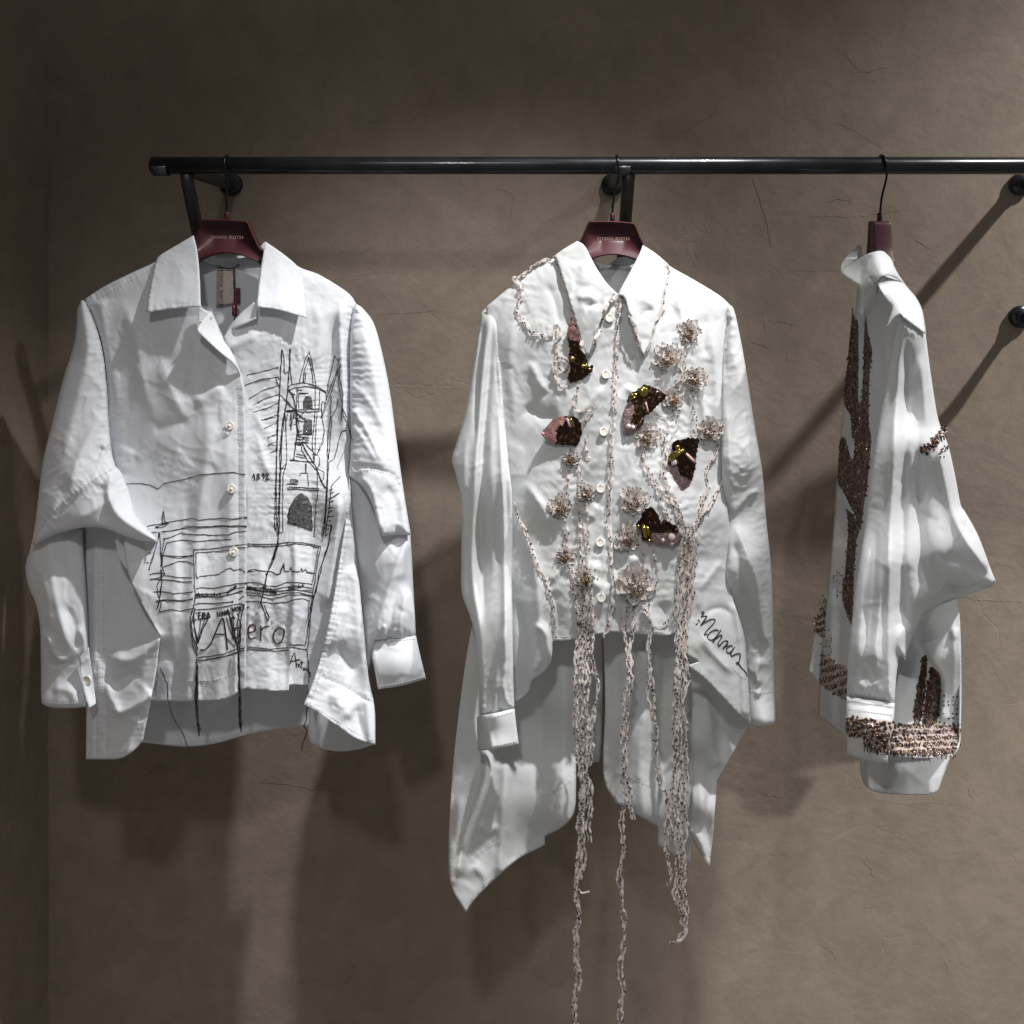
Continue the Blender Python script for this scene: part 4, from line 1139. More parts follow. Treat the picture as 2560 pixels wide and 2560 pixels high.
# sea, boats, window frame (lower left zoom)
for q in ([(105, 245), (250, 215), (400, 190), (520, 170), (580, 188), (700, 175), (800, 168), (900, 178), (1022, 162)], [(180, 255), (215, 240), (300, 215), (275, 235), (235, 258), (180, 255)], [(245, 215), (243, 165), (253, 100), (262, 160), (270, 210)], [(240, 222), (305, 220)],
          [(145, 300), (195, 300)], [(245, 295), (400, 275), (480, 255), (600, 258), (700, 248), (860, 245), (1020, 248)], [(262, 360), (330, 345), (420, 305), (520, 320), (700, 325), (860, 322), (930, 295), (1028, 290)], [(262, 360), (240, 490), (230, 620)], [(285, 400), (420, 370), (560, 385), (720, 372), (885, 366)], [(285, 400), (250, 520), (240, 620)],
          [(220, 300), (195, 400), (150, 540), (120, 650)], [(220, 300), (230, 500), (235, 600), (270, 690), (235, 715), (195, 800), (205, 880), (235, 960), (215, 1040)], [(235, 640), (240, 760), (225, 900), (200, 1010)], [(245, 515), (400, 525), (525, 518)], [(250, 620), (310, 600), (390, 570), (470, 570), (535, 600)], [(125, 690), (240, 675), (270, 690)], [(135, 735), (300, 740), (420, 760), (522, 760)], [(270, 700), (400, 718), (520, 722)], [(135, 735), (200, 725), (260, 705)],
          [(165, 855), (240, 848), (350, 868), (440, 865), (530, 850)], [(185, 938), (280, 925), (400, 932), (530, 925)], [(215, 1040), (320, 1018), (420, 1030), (535, 1005)], [(100, 580), (115, 583)], [(110, 500), (140, 490)],
          [(535, 462), (660, 455), (780, 445), (900, 425), (1028, 408)], [(555, 490), (700, 480), (820, 470), (880, 462)], [(945, 445), (1022, 440)], [(535, 462), (540, 700), (550, 880), (535, 1010)], [(555, 490), (560, 700), (575, 730), (590, 712), (680, 700), (770, 688), (830, 648), (880, 630), (910, 655), (970, 640), (1015, 672)],
          [(1040, 405), (1150, 412), (1300, 408), (1420, 392), (1560, 398), (1715, 430), (1690, 560), (1670, 700), (1640, 880), (1620, 1000)], [(1040, 425), (1200, 430), (1360, 425), (1480, 408), (1600, 420), (1695, 445), (1670, 600), (1640, 760)],
          [(1035, 660), (1100, 640), (1160, 660), (1260, 665), (1300, 690), (1345, 685), (1365, 600), (1380, 660), (1420, 665), (1440, 620), (1450, 665), (1520, 665), (1535, 635), (1550, 665), (1575, 640), (1585, 675), (1650, 680)],
          [(560, 825), (620, 815), (720, 820), (820, 800), (920, 780), (1015, 770)], [(555, 880), (640, 870), (740, 875), (840, 855), (920, 825), (1010, 810)], [(550, 910), (650, 895), (760, 905), (860, 880), (995, 845)], [(550, 975), (580, 960), (740, 960), (895, 945)], [(545, 1020), (700, 1010), (850, 985), (985, 960)],
          [(1035, 765), (1130, 770), (1220, 800), (1300, 800), (1400, 765), (1520, 768), (1638, 785)], [(1030, 805), (1150, 815), (1280, 830), (1370, 810), (1480, 795), (1640, 820)], [(1025, 830), (1130, 840), (1250, 850), (1380, 840), (1480, 830), (1640, 860)], [(1025, 855), (1150, 870), (1270, 885), (1400, 860), (1520, 862), (1640, 890)], [(1025, 880), (1140, 890), (1260, 920), (1400, 885), (1530, 880), (1640, 895)], [(1020, 940), (1130, 940), (1260, 960), (1390, 950), (1480, 920), (1560, 918), (1615, 940)],
          [(955, 925), (1005, 885)], [(1308, 420), (1260, 560), (1210, 690), (1190, 800), (1165, 960)], [(1318, 430), (1268, 570), (1216, 700), (1196, 800), (1160, 950), (1190, 1030), (1225, 1130), (1240, 1090), (1190, 980)],
          [(1610, 950), (1600, 1060), (1580, 1145)], [(1630, 950), (1600, 1120), (1590, 1250), (1575, 1350), (1425, 1340)], [(1650, 880), (1620, 1100), (1605, 1300), (1590, 1390), (1425, 1365)], [(1590, 1390), (1600, 1500), (1605, 1700)],
          [(1810, 240), (1790, 420), (1740, 560), (1700, 660), (1670, 870)], [(1720, 640), (1690, 760), (1640, 960), (1600, 1180)],
          [(575, 1460), (700, 1450), (820, 1430), (930, 1385), (1012, 1370)], [(575, 1488), (700, 1478), (830, 1450), (930, 1415), (1012, 1392)], [(1030, 1358), (1150, 1378), (1260, 1382), (1415, 1370)], [(1030, 1385), (1150, 1398), (1280, 1402), (1415, 1392)],
          # tree on the left of the window
          [(535, 1010), (505, 1100), (510, 1220), (540, 1330), (570, 1450)], [(545, 1000), (515, 1150), (530, 1280), (575, 1380)], [(550, 1010), (530, 1120), (560, 1250), (575, 1330)], [(535, 1050), (545, 1200), (560, 1300), (570, 1400)], [(520, 1020), (500, 1120), (515, 1260), (520, 1340), (565, 1440)], [(680, 1090), (620, 1200), (580, 1330)], [(600, 1110), (590, 1200), (565, 1320)], [(640, 1100), (600, 1220), (575, 1330)],
          [(860, 1050), (880, 1150), (915, 1290), (945, 1350)], [(900, 1050), (905, 1180), (935, 1330)], [(1000, 980), (970, 1150), (965, 1350)], [(840, 1080), (870, 1200), (940, 1360)], [(940, 1050), (975, 1150), (960, 1340)], [(830, 1270), (920, 1360)], [(820, 1100), (830, 1250), (850, 1390)], [(870, 1060), (895, 1180), (940, 1345)], [(975, 990), (940, 1120), (950, 1350)]):
    E1.append(TA(q))
# horizon line and notes on the staves
E1.append([(316, 1210), (350, 1208), (375, 1213), (394, 1222), (412, 1208), (460, 1198), (510, 1186), (560, 1182), (585, 1181), (613, 1186)])
strokes(front1, E1, 0.00070, M['thread_black'], 'embroidery', fl.obj, wob=0.8, seed=3)
rg = np.random.RandomState(8)
E2 = [[(q[0] + rg.normal(0, 1.6), q[1] + rg.normal(0, 1.6)) for q in ln] for ln in E1 if rg.rand() < (0.40 if ln[0][0] > 680 else 0.22)]
for _ in range(9):        # tangled ends round the tower
    x, y = rg.uniform(715, 775), rg.uniform(960, 1190)
    E2.append([(x, y)] + [(x + rg.normal(0, 10), y + rg.normal(0, 22)) for _ in range(rg.randint(2, 4))])
strokes(front1, E2, 0.00050, M['thread_black'], 'embroidery', fr.obj, wob=1.4, seed=13)['kind'] = 'stuff'
rg = np.random.RandomState(4)
NT = []
for (xa, ya, xb, yb, n) in ((560, 880, 660, 892, 7), (700, 890, 780, 880, 4), (850, 860, 930, 800, 6), (1030, 815, 1110, 830, 8), (1100, 835, 1300, 862, 12), (1420, 820, 1550, 800, 8), (1180, 815, 1290, 850, 6)):
    for k in range(n):
        t = k / max(1, n - 1)
        x, y = xa + (xb - xa) * t, ya + (yb - ya) * t
        NT.append(TA([(x, y + 10), (x + rg.uniform(-4, 8), y + rg.uniform(-28, -4))]))
        NT.append(TA([(x - 6, y + rg.uniform(-8, 12)), (x + 8, y + rg.uniform(-8, 12))]))
strokes(front1, NT, 0.0010, M['thread_black'], 'embroidered_notes', fr.obj, wob=0.5, seed=5)
# knots at the stroke ends
g = Geo()
for q in [T8([p])[0] for p in ((470, 243), (580, 85), (855, 672), (1058, 795), (450, 1660), (470, 1615), (790, 1725), (1012, 165), (972, 145), (632, 612), (893, 1295), (600, 472))] + [TA([p])[0] for p in ((1022, 162), (1020, 248), (895, 945), (1022, 772), (262, 360), (860, 245), (1040, 995), (1300, 268), (1210, 685), (1620, 1000), (1640, 890))]:
    d = float(surf_depth(front1, [q[0]], [q[1]], D(-50))[0])
    g.add(ico(P(q[0], q[1], d - 0.001), 0.0019, (1, .6, 1)), ICO_F)
g.obj('thread_knots', M['thread_black'], fl.obj)['kind'] = 'stuff'
# lettering
L1 = []
for q in ([(252, 1205), (265, 1172), (268, 1225)], [(300, 1172), (288, 1185), (300, 1198), (312, 1185), (300, 1172)], [(300, 1198), (285, 1212), (300, 1227), (315, 1212), (300, 1198)], [(345, 1190), (335, 1178), (345, 1168), (352, 1180), (345, 1225)], [(365, 1185), (378, 1165), (392, 1175), (380, 1205), (365, 1225), (395, 1222)]):
    L1.append(T8(q))
strokes(front1, L1, 0.0010, M['thread_black'], 'embroidered_date', fr.obj, wob=0.3, seed=6)
L2 = []
# C'ERA UNA VOLT
for q in ([(560, 1040), (562, 1050)], [(555, 1105), (558, 1115)], [(600, 1045), (580, 1045), (582, 1105), (605, 1102)], [(582, 1075), (600, 1073)], [(618, 1108), (618, 1048), (640, 1048), (640, 1072), (618, 1075), (642, 1105)], [(650, 1105), (670, 1040), (690, 1088), (655, 1085)],
          [(755, 1035), (758, 1075), (775, 1078), (780, 1035)], [(795, 1080), (798, 1030), (825, 1072), (826, 1025)], [(838, 1068), (850, 1015), (868, 1062), (842, 1048)],
          [(890, 990), (905, 1040), (918, 992)], [(938, 990), (926, 1010), (934, 1032), (950, 1020), (952, 998), (938, 990)], [(962, 985), (965, 1025), (985, 1020)], [(980, 975), (1012, 970)], [(996, 974), (998, 1010)]):
    L2.append(TA(q))
strokes(front1, L2, 0.0013, M['thread_black'], 'embroidered_lettering', fl.obj, wob=0.5, seed=7)
L3 = []
for q in ([(600, 1392), (640, 1390), (690, 1340), (740, 1230), (790, 1110), (805, 1095), (820, 1150), (840, 1290), (850, 1390)], [(735, 1245), (830, 1245)], [(880, 1090), (890, 1180), (900, 1290)], [(960, 1190), (930, 1185), (915, 1220), (925, 1275), (955, 1270), (965, 1200), (970, 1290), (960, 1340)],
          [(1035, 1235), (1100, 1215), (1110, 1180), (1085, 1155), (1050, 1175), (1040, 1235), (1060, 1290), (1110, 1275)], [(1160, 1170), (1158, 1305)], [(1160, 1215), (1190, 1180), (1240, 1170)], [(1330, 1185), (1290, 1215), (1275, 1280), (1300, 1330), (1345, 1320), (1372, 1260), (1370, 1200), (1330, 1185)],
          [(880, 1110), (900, 1080), (920, 1100)]):
    L3.append([p + (0,) if False else p for p in TA(q)])
strokes(front1, L3, 0.00125, M['thread_red'], 'embroidered_lettering', fr.obj, wob=0.4, seed=8, smooth_corners=True)
L4 = []
for q in ([(1430, 1520), (1455, 1450), (1472, 1415), (1482, 1480), (1490, 1555)], [(1440, 1500), (1520, 1480)], [(1485, 1545), (1490, 1520), (1505, 1520), (1508, 1550), (1520, 1525), (1528, 1560)], [(1535, 1490), (1540, 1565)], [(1522, 1510), (1555, 1505)], [(1555, 1560), (1550, 1575), (1565, 1585), (1572, 1565), (1555, 1560)], [(1580, 1590), (1582, 1570), (1595, 1575), (1598, 1600)], [(1605, 1585), (1610, 1612)], [(1615, 1600), (1620, 1640), (1605, 1645)]):
    L4.append(TA(q))
strokes(front1, L4, 0.0010, M['thread_red'], 'embroidered_signature', fr.obj, wob=0.3, seed=9)

# tower windows: grey net with sparkling beads
M['net'] = simple('grey_sequin_net', (0.10, 0.10, 0.105), 0.5, 0.2, var=0.7, scale=260, bump=0.6, bscale=500)
M['crystal'] = simple('silver_bead', (0.75, 0.75, 0.78), 0.12, 0.9)


def net_patch(outl, seed):
    loop = T8(outl)
    p = Panel('tower_window', [tuple(q) + (1,) for q in loop], 0, M['net'], fr.obj, res=5, thick=0.0006)
    drape_on(p.obj, fr, 0.0012)
    rg = np.random.RandomState(seed)
    lo = np.array(loop)
    g = Geo()
    for _ in range(60 if seed == 3 else 40):
        x, y = rg.uniform(*(lo[:, 0].min(), lo[:, 0].max())), rg.uniform(*(lo[:, 1].min(), lo[:, 1].max()))
        if inside(np.array([x]), np.array([y]), lo)[0]:
            g.add(ico(fr.at(x, y, 0.002), rg.uniform(0.0006, 0.0011)), ICO_F)
    o = g.obj('beads', M['crystal'], p.obj)
    o['kind'] = 'stuff'


net_patch([(698, 600), (695, 540), (715, 495), (740, 482), (768, 500), (778, 545), (778, 600)], 1)
net_patch([(695, 830), (700, 750), (710, 700), (740, 692), (772, 700), (775, 830)], 2)
net_patch([(555, 1605), (575, 1480), (620, 1395), (670, 1345), (690, 1345), (735, 1390), (770, 1460), (775, 1675)], 3)

# loose hanging threads
M_th = M['thread_black']
strokes([], [[(396, 1652), (405, 1680), (418, 1710), (420, 1750), (430, 1790), (452, 1825), (470, 1869)]], 0.0009, M_th, 'loose_thread', s1, D(-92), wob=1.5, seed=11)
strokes([], [[(770, 1710), (769, 1760), (766, 1800), (760, 1815), (767, 1828), (757, 1860), (754, 1877)]], 0.0009, M_th, 'loose_thread', s1, D(-92), wob=1.5, seed=12)
for k in range(7):
    rg = np.random.RandomState(30 + k)
    w = lambda: rg.uniform(-3.0, 3.0)
    strokes([], [[(492 + w(), 1620), (492 + w(), 1680), (491 + w() * 1.3, 1740), (492 + w(), 1790), (495 + w(), 1810), (499 + w(), 1828 + 4 * w())]], 0.0009, M_th, 'thread_tassel', s1, D(-92 - k), wob=1.5, seed=20 + k)
    strokes([], [[(596 + w(), 1610), (597 + w(), 1660), (599 + w() * 1.2, 1720), (600 + w(), 1780), (601 + w(), 1810), (602 + w(), 1824 + 4 * w())]], 0.0009, M_th, 'thread_tassel', s1, D(-94 - k), wob=1.5, seed=40 + k)
# ------------------------------------------------------------------ shirt 2: ribbons, flowers and butterflies
C2 = M['cotton2']
s2 = empty('shirt', P(1530, 2000, D(0)), 'long white shirt with dotted ribbon tendrils, fabric flowers and sequin butterflies, in the middle', 'shirt', 'white shirts on the rail')
M['ribbon'] = cotton('cream_tulle_ribbon', (0.80, 0.735, 0.705), 0.4, 0.2, 0.4)
M['dot'] = simple('black_flock_dot', (0.014, 0.010, 0.012), 0.6)
M['ribbon_pearl'] = simple('cream_pearl', (0.8, 0.76, 0.7), 0.15, 0, .6, .5)
WB = [(60, 220, 4, 3.0, 101, 0), (52, 74, 25, 1.5, 102, 1), (24, 38, -35, 0.5, 105, 1), (40, 26, 40, 0.9, 104, 2)]
WT = [(70, 320, 3, 5.0, 111, 0), (60, 110, 15, 1.6, 112, 1), (26, 40, -30, 0.9, 113, 2)]

bk2 = Panel('back_panel', [(1445, 640, 1), (1385, 660), (1300, 705), (1225, 770, 1), (1235, 900), (1255, 1200), (1265, 1560, 1), (1500, 1600), (1800, 1600, 1), (1800, 1200), (1800, 900), (1812, 770, 1), (1740, 712), (1675, 675), (1606, 640, 1), (1580, 655), (1540, 662), (1490, 658)],
            [(1540, 660, 34), (1230, 770, 10), (1810, 770, 10), (1530, 1000, 48), (1260, 1500, 30), (1800, 1500, 30)], C2, s2, wrinkles=WT, res=12)
tl = Panel('back_tail', [(1200, 1450, 1), (1185, 1540), (1165, 1650), (1145, 1800), (1130, 1950), (1122, 2110), (1127, 2210), (1165, 2281, 1), (1185, 2250), (1240, 2195), (1295, 2148), (1362, 2112, 1), (1362, 2090, 1), (1400, 2071), (1428, 2045), (1438, 2015), (1440, 1960, 1), (1440, 1908, 1), (1488, 1906, 1), (1501, 1885), (1506, 1700), (1506, 1570, 1), (1400, 1450)],
           [(1195, 1500, 26), (1140, 1850, 20), (1124, 2100, 8), (1165, 2275, -14), (1250, 2000, 10), (1250, 1700, 40), (1300, 2140, 24), (1360, 2100, 34), (1330, 1800, 52), (1400, 2060, 8), (1436, 1950, 14), (1400, 1750, 22), (1490, 1890, 56), (1495, 1650, 56)], C2, s2,
           folds=[fold([(1215, 1850), (1210, 1950), (1165, 2080), (1140, 2200)], 12, 30, 8, .2, .1), fold([(1155, 1980), (1140, 2090), (1132, 2200)], 8, 14, 14, .2, 0), fold([(1265, 1870), (1258, 2000), (1250, 2170)], 12, 40, 14, .2, 0), fold([(1300, 1900), (1290, 2000), (1285, 2140)], -8, 30, 30, .3, 0),
                  fold([(1345, 1600), (1350, 1800), (1352, 2080)], -9, 30, 20, .3, 0), fold([(1400, 1560), (1412, 1750), (1405, 2050)], 11, 34, 24, .1, 0), fold([(1200, 2050), (1215, 2080), (1250, 2060)], 5, 10, 10), fold([(1180, 2160), (1210, 2190), (1215, 2220)], 6, 10, 10, .2, 0), fold([(1465, 1600), (1470, 1900)], 5, 14, 14, .2, 0)],
           wrinkles=WT, res=6.5, hem=[[(1178, 2155), (1205, 2128), (1260, 2098)], [(1352, 1995), (1395, 1975), (1425, 1950), (1436, 1920)], [(1160, 2265), (1236, 2188), (1350, 2106)]], pucker=[([(1178, 2155), (1205, 2128), (1260, 2098)], 1.2, 14, 12), ([(1352, 1995), (1395, 1975), (1425, 1950), (1436, 1920)], 1.2, 13, 14)], creases=(56, 35, 80, 45, 1.1), lean=33)
tr = Panel('back_tail', [(1507, 1560, 1), (1513, 1750), (1508, 1900), (1514, 1960), (1540, 2006, 1), (1600, 2040), (1645, 2066, 1), (1645, 2112, 1), (1690, 2140), (1726, 2158, 1), (1735, 1900), (1735, 1560, 1)],
           [(1510, 1600, 40), (1515, 1950, 30), (1560, 1800, 6), (1600, 2030, -4), (1640, 2060, 2), (1648, 2100, 30), (1720, 2140, 36), (1690, 1700, 30), (1620, 1650, 6)], C2, s2,
           folds=[fold([(1545, 1640), (1540, 1800), (1530, 1990)], -9, 16, 30, .2, 0), fold([(1605, 1600), (1615, 1750), (1600, 1900), (1610, 2040)], 12, 34, 24, .1, 0), fold([(1660, 1620), (1655, 1800), (1662, 2080)], -10, 20, 20, .2, 0), fold([(1680, 1700), (1690, 1900), (1690, 2100)], 6, 14, 14, .2, 0)],
           wrinkles=WT + [(30, 44, 20, 0.9, 114, 1)], res=6.5, hem=[[(1515, 1925), (1560, 1935), (1600, 1955), (1636, 1970)]], pucker=[([(1515, 1925), (1560, 1935), (1600, 1955), (1636, 1970)], 1.4, 13, 16)], creases=(56, 36, 70, 60, 1.1), lean=33)
tr2 = Panel('side_tail', [(1715, 1600, 1), (1729, 1750), (1730, 1900), (1729, 2035), (1720, 2062), (1733, 2098), (1752, 2135), (1773, 2168, 1), (1761, 2222, 1), (1768, 2190), (1774, 2166, 1), (1782, 2090), (1790, 1990), (1793, 1952, 1), (1815, 1912), (1850, 1850), (1878, 1807, 1), (1860, 1700), (1800, 1620)],
            [(1730, 1700, 20), (1729, 1900, 2), (1724, 2060, 6), (1773, 2165, -16), (1762, 2215, 6), (1790, 1960, 10), (1876, 1806, -40), (1815, 1910, 0), (1760, 1850, -14), (1760, 2000, -14), (1820, 1780, 12), (1800, 1850, 20)], C2, s2,
            folds=[fold([(1758, 1720), (1775, 1800), (1785, 1880), (1800, 1920)], 12, 10, 26, .2, .1), fold([(1745, 1900), (1755, 2000), (1745, 2060)], 8, 18, 18), fold([(1725, 2065), (1755, 2110), (1772, 2160)], 9, 10, 10, .1, 0), fold([(1775, 1960), (1768, 2050), (1775, 2140)], -7, 14, 10, .2, 0)],
            wrinkles=WT, res=6, hem=[[(1735, 1890), (1760, 1860), (1790, 1820)], [(1727, 2050), (1760, 2000), (1788, 1950)]], lean=34, creases=(16, 37))

FE2 = [[(1443, 612), (1385, 645), (1310, 688), (1260, 730), (1215, 768), (1225, 900), (1240, 1100)]]
f2l = Panel('front_panel', [(1443, 612, 1), (1385, 645), (1310, 688), (1260, 730), (1215, 768, 1), (1225, 900), (1242, 1100), (1255, 1400), (1262, 1755, 1), (1285, 1756), (1318, 1733), (1330, 1700, 1), (1362, 1678), (1378, 1650), (1381, 1604, 1), (1440, 1598), (1485, 1587), (1523, 1582, 1),
                            (1533, 1450), (1530, 1300), (1534, 1150), (1542, 950), (1549, 760), (1546, 736, 1), (1515, 705), (1485, 660), (1463, 622)],
            [(1400, 650, -6), (1445, 615, -8), (1220, 770, 10), (1240, 1000, 0), (1260, 1400, 0), (1300, 1720, -10), (1350, 850, -34), (1420, 1000, -46), (1520, 900, -52), (1525, 1300, -52), (1515, 1575, -48), (1420, 1300, -48), (1350, 1250, -40), (1410, 1595, -46), (1340, 1500, -44), (1290, 1500, -14), (1300, 1250, -22), (1375, 1620, -44)], C2, s2,
            puff=8, puff_r=45, puff_edge=FE2,
            folds=[fold([(1290, 760), (1275, 900), (1290, 1100)], 6, 20, 26), fold([(1310, 1010), (1350, 1040), (1400, 1035)], -8, 20, 20), fold([(1325, 900), (1345, 950), (1370, 985)], 6, 12, 14), fold([(1310, 1200), (1350, 1260), (1390, 1330)], 7, 14, 18), fold([(1300, 1330), (1330, 1400), (1345, 1500), (1330, 1690)], 10, 26, 16, .2, 0),
                   fold([(1370, 1460), (1400, 1420), (1430, 1400)], 8, 14, 14), fold([(1380, 1470), (1395, 1540), (1390, 1600)], -7, 12, 14, .2, 0), fold([(1330, 1560), (1360, 1580), (1375, 1640)], 8, 16, 14, .2, 0), fold([(1300, 1500), (1312, 1620), (1300, 1740)], -8, 16, 16, .2, 0), fold([(1520, 1450), (1490, 1540), (1490, 1585)], 9, 18, 18, .2, 0),
                   fold([(1515, 960), (1480, 1000), (1440, 1050)], 5, 12, 12), fold([(1505, 1110), (1475, 1170), (1450, 1190)], 4, 12, 12), fold([(1498, 1260), (1470, 1300)], 5, 14, 14), fold([(1500, 1400), (1480, 1440), (1500, 1480)], 6, 14, 14), fold([(1360, 700), (1390, 760), (1400, 830)], -4, 12, 12)],
            wrinkles=WB, res=4.8, hem=[[(1386, 1594), (1440, 1589)]], lean=34, pucker=[([(1534, 760), (1530, 1150), (1526, 1570)], 0.9, 34, 30), ([(1420, 1150), (1440, 1300), (1450, 1560)], 1.2, 26, 30), ([(1300, 700), (1300, 780), (1340, 835), (1392, 840), (1392, 960)], 1.2, 18, 22)], creases=(110, 31, 70, 60, 1.1))
f2r = Panel('front_panel', [(1607, 618, 1), (1640, 638), (1675, 666), (1740, 703), (1800, 740), (1832, 770, 1), (1812, 850), (1806, 1000), (1808, 1200), (1822, 1300), (1829, 1370), (1823, 1440), (1830, 1490), (1846, 1540), (1862, 1600), (1870, 1690), (1878, 1807, 1), (1850, 1788), (1800, 1735), (1755, 1690), (1718, 1664, 1), (1747, 1654, 1), (1720, 1638, 1), (1702, 1600), (1692, 1580, 1), (1660, 1589), (1590, 1584), (1503, 1578, 1), (1508, 1400), (1510, 1200), (1522, 900), (1546, 742, 1), (1575, 692), (1598, 645)],
            [(1650, 655, -6), (1608, 620, -8), (1828, 770, 10), (1806, 1000, 0), (1808, 1200, -6), (1826, 1380, -12), (1700, 850, -38), (1600, 900, -46), (1525, 900, -46), (1520, 1300, -46), (1515, 1570, -42), (1650, 1200, -46), (1750, 1300, -44), (1640, 1580, -44), (1730, 1640, -50), (1800, 1600, -42), (1865, 1620, -24), (1876, 1804, -44), (1800, 1730, -52), (1620, 1450, -46)], C2, s2,
            puff=8, puff_r=40, puff_edge=[[(1607, 618), (1675, 666), (1740, 703), (1800, 740), (1832, 770), (1812, 850), (1806, 1000), (1808, 1200)]],
            folds=[fold([(1690, 730), (1705, 790), (1720, 830)], 6, 12, 12), fold([(1780, 800), (1790, 950), (1795, 1150)], 6, 14, 14), fold([(1765, 780), (1760, 860), (1770, 900)], -4, 10, 10), fold([(1760, 1400), (1745, 1470), (1750, 1540)], 5, 16, 16), fold([(1745, 1480), (1790, 1420), (1810, 1400)], 4, 8, 10), fold([(1755, 1535), (1800, 1520), (1835, 1540)], -4, 10, 10), fold([(1745, 1580), (1790, 1640), (1840, 1690)], 6, 8, 14), fold([(1835, 1500), (1850, 1600), (1862, 1780)], 8, 16, 10, .1, 0),
                   fold([(1600, 1380), (1570, 1430), (1560, 1480)], 7, 16, 16), fold([(1560, 1310), (1540, 1380), (1545, 1450)], -7, 14, 16), fold([(1600, 1520), (1620, 1540), (1640, 1580)], 10, 16, 18, .2, 0), fold([(1660, 1500), (1670, 1580)], -7, 14, 14, .2, 0), fold([(1560, 1490), (1555, 1580)], -8, 18, 18, .2, 0), fold([(1560, 960), (1600, 1000), (1610, 1050)], 5, 14, 14), fold([(1590, 760), (1600, 850), (1580, 950)], -4, 14, 14), fold([(1740, 950), (1760, 1030), (1755, 1080)], 5, 12, 12), fold([(1740, 1200), (1750, 1260), (1745, 1350)], -5, 14, 14)],
            wrinkles=WB, res=4.8, behind=[(f2l, 3.0)], hem=[[(1592, 1576), (1660, 1581)], [(1745, 1585), (1800, 1640), (1850, 1688), (1868, 1700)]], lean=34, pucker=[([(1690, 860), (1700, 1000), (1660, 1150), (1715, 1300), (1705, 1560)], 1.2, 24, 34), ([(1580, 1250), (1586, 1450), (1600, 1570)], 1.2, 26, 30)], creases=(120, 32, 70, 60, 1.1))

z2l = Panel('sleeve', [(1203, 781, 1), (1225, 762), (1245, 775, 1), (1250, 900), (1262, 1050), (1272, 1160), (1281, 1260), (1281, 1500), (1283, 1680), (1286, 1772, 1), (1245, 1783), (1200, 1790, 1), (1196, 1700), (1190, 1600), (1175, 1541), (1155, 1482), (1153, 1400), (1154, 1265), (1141, 1192), (1130, 1150), (1140, 1110), (1160, 1040), (1176, 950), (1194, 835)],
            [(1205, 785, 22), (1245, 780, 10), (1225, 766, 26), (1250, 950, -10), (1135, 1150, 10), (1155, 1400, 4), (1280, 1400, -22), (1284, 1770, -46), (1200, 1785, -22), (1220, 1200, -36), (1230, 1550, -44)], C2, s2, puff=16, puff_r=34, back=26,
            folds=[fold([(1222, 785), (1205, 950), (1190, 1150), (1180, 1400), (1200, 1600), (1210, 1780)], 10, 16, 9, .14, 0), fold([(1212, 790), (1195, 960), (1186, 1150)], -10, 9, 9, .14, .3), fold([(1235, 785), (1222, 950), (1206, 1150), (1204, 1400), (1213, 1600)], -12, 10, 12, .14, .2), fold([(1240, 800), (1250, 1000), (1258, 1250), (1262, 1500), (1262, 1700)], 11, 12, 8, .14, .1), fold([(1240, 815), (1246, 960), (1262, 1150), (1272, 1400)], -10, 7, 7, .14, .3),
                   fold([(1225, 1000), (1230, 1250), (1235, 1500)], 5, 14, 14), fold([(1165, 1060), (1160, 1250), (1164, 1480)], 6, 10, 10), fold([(1262, 1560), (1245, 1650), (1236, 1780)], 7, 10, 8, .2, 0), fold([(1266, 1650), (1258, 1700), (1266, 1770)], 5, 8, 8), fold([(1225, 1700), (1228, 1785)], -6, 6, 6, .2, 0), fold([(1250, 1720), (1252, 1778)], -6, 6, 6, .2, 0)],
            wrinkles=[(40, 200, 2, 2.5, 121, 0), (26, 50, 30, 1.2, 122, 2)], res=4.8, lean=34, pucker=[([(1196, 1790), (1245, 1782), (1286, 1771)], 3.0, 17, 30)], creases=(34, 33, 85, 30, 0.9))
c2l = Panel('cuff', [(1192, 1792, 1), (1207, 1788), (1245, 1781), (1286, 1770, 1), (1291, 1815), (1297, 1860, 1), (1270, 1866), (1235, 1873), (1195, 1878, 1), (1193, 1830)], [(1193, 1795, -14), (1210, 1790, -48), (1286, 1772, -46), (1297, 1860, -46), (1225, 1872, -56), (1195, 1876, -14), (1250, 1820, -62)], C2, s2, puff=3, puff_r=10, back=20,
            folds=[fold([(1210, 1790), (1222, 1830), (1232, 1872)], 6, 8, 16, 0, 0)], wrinkles=[(50, 50, 0, 1.2, 125, 0)], res=5, hem=[[(1214, 1796), (1245, 1790), (1284, 1780)], [(1228, 1866), (1260, 1860), (1292, 1853)]], lean=34)
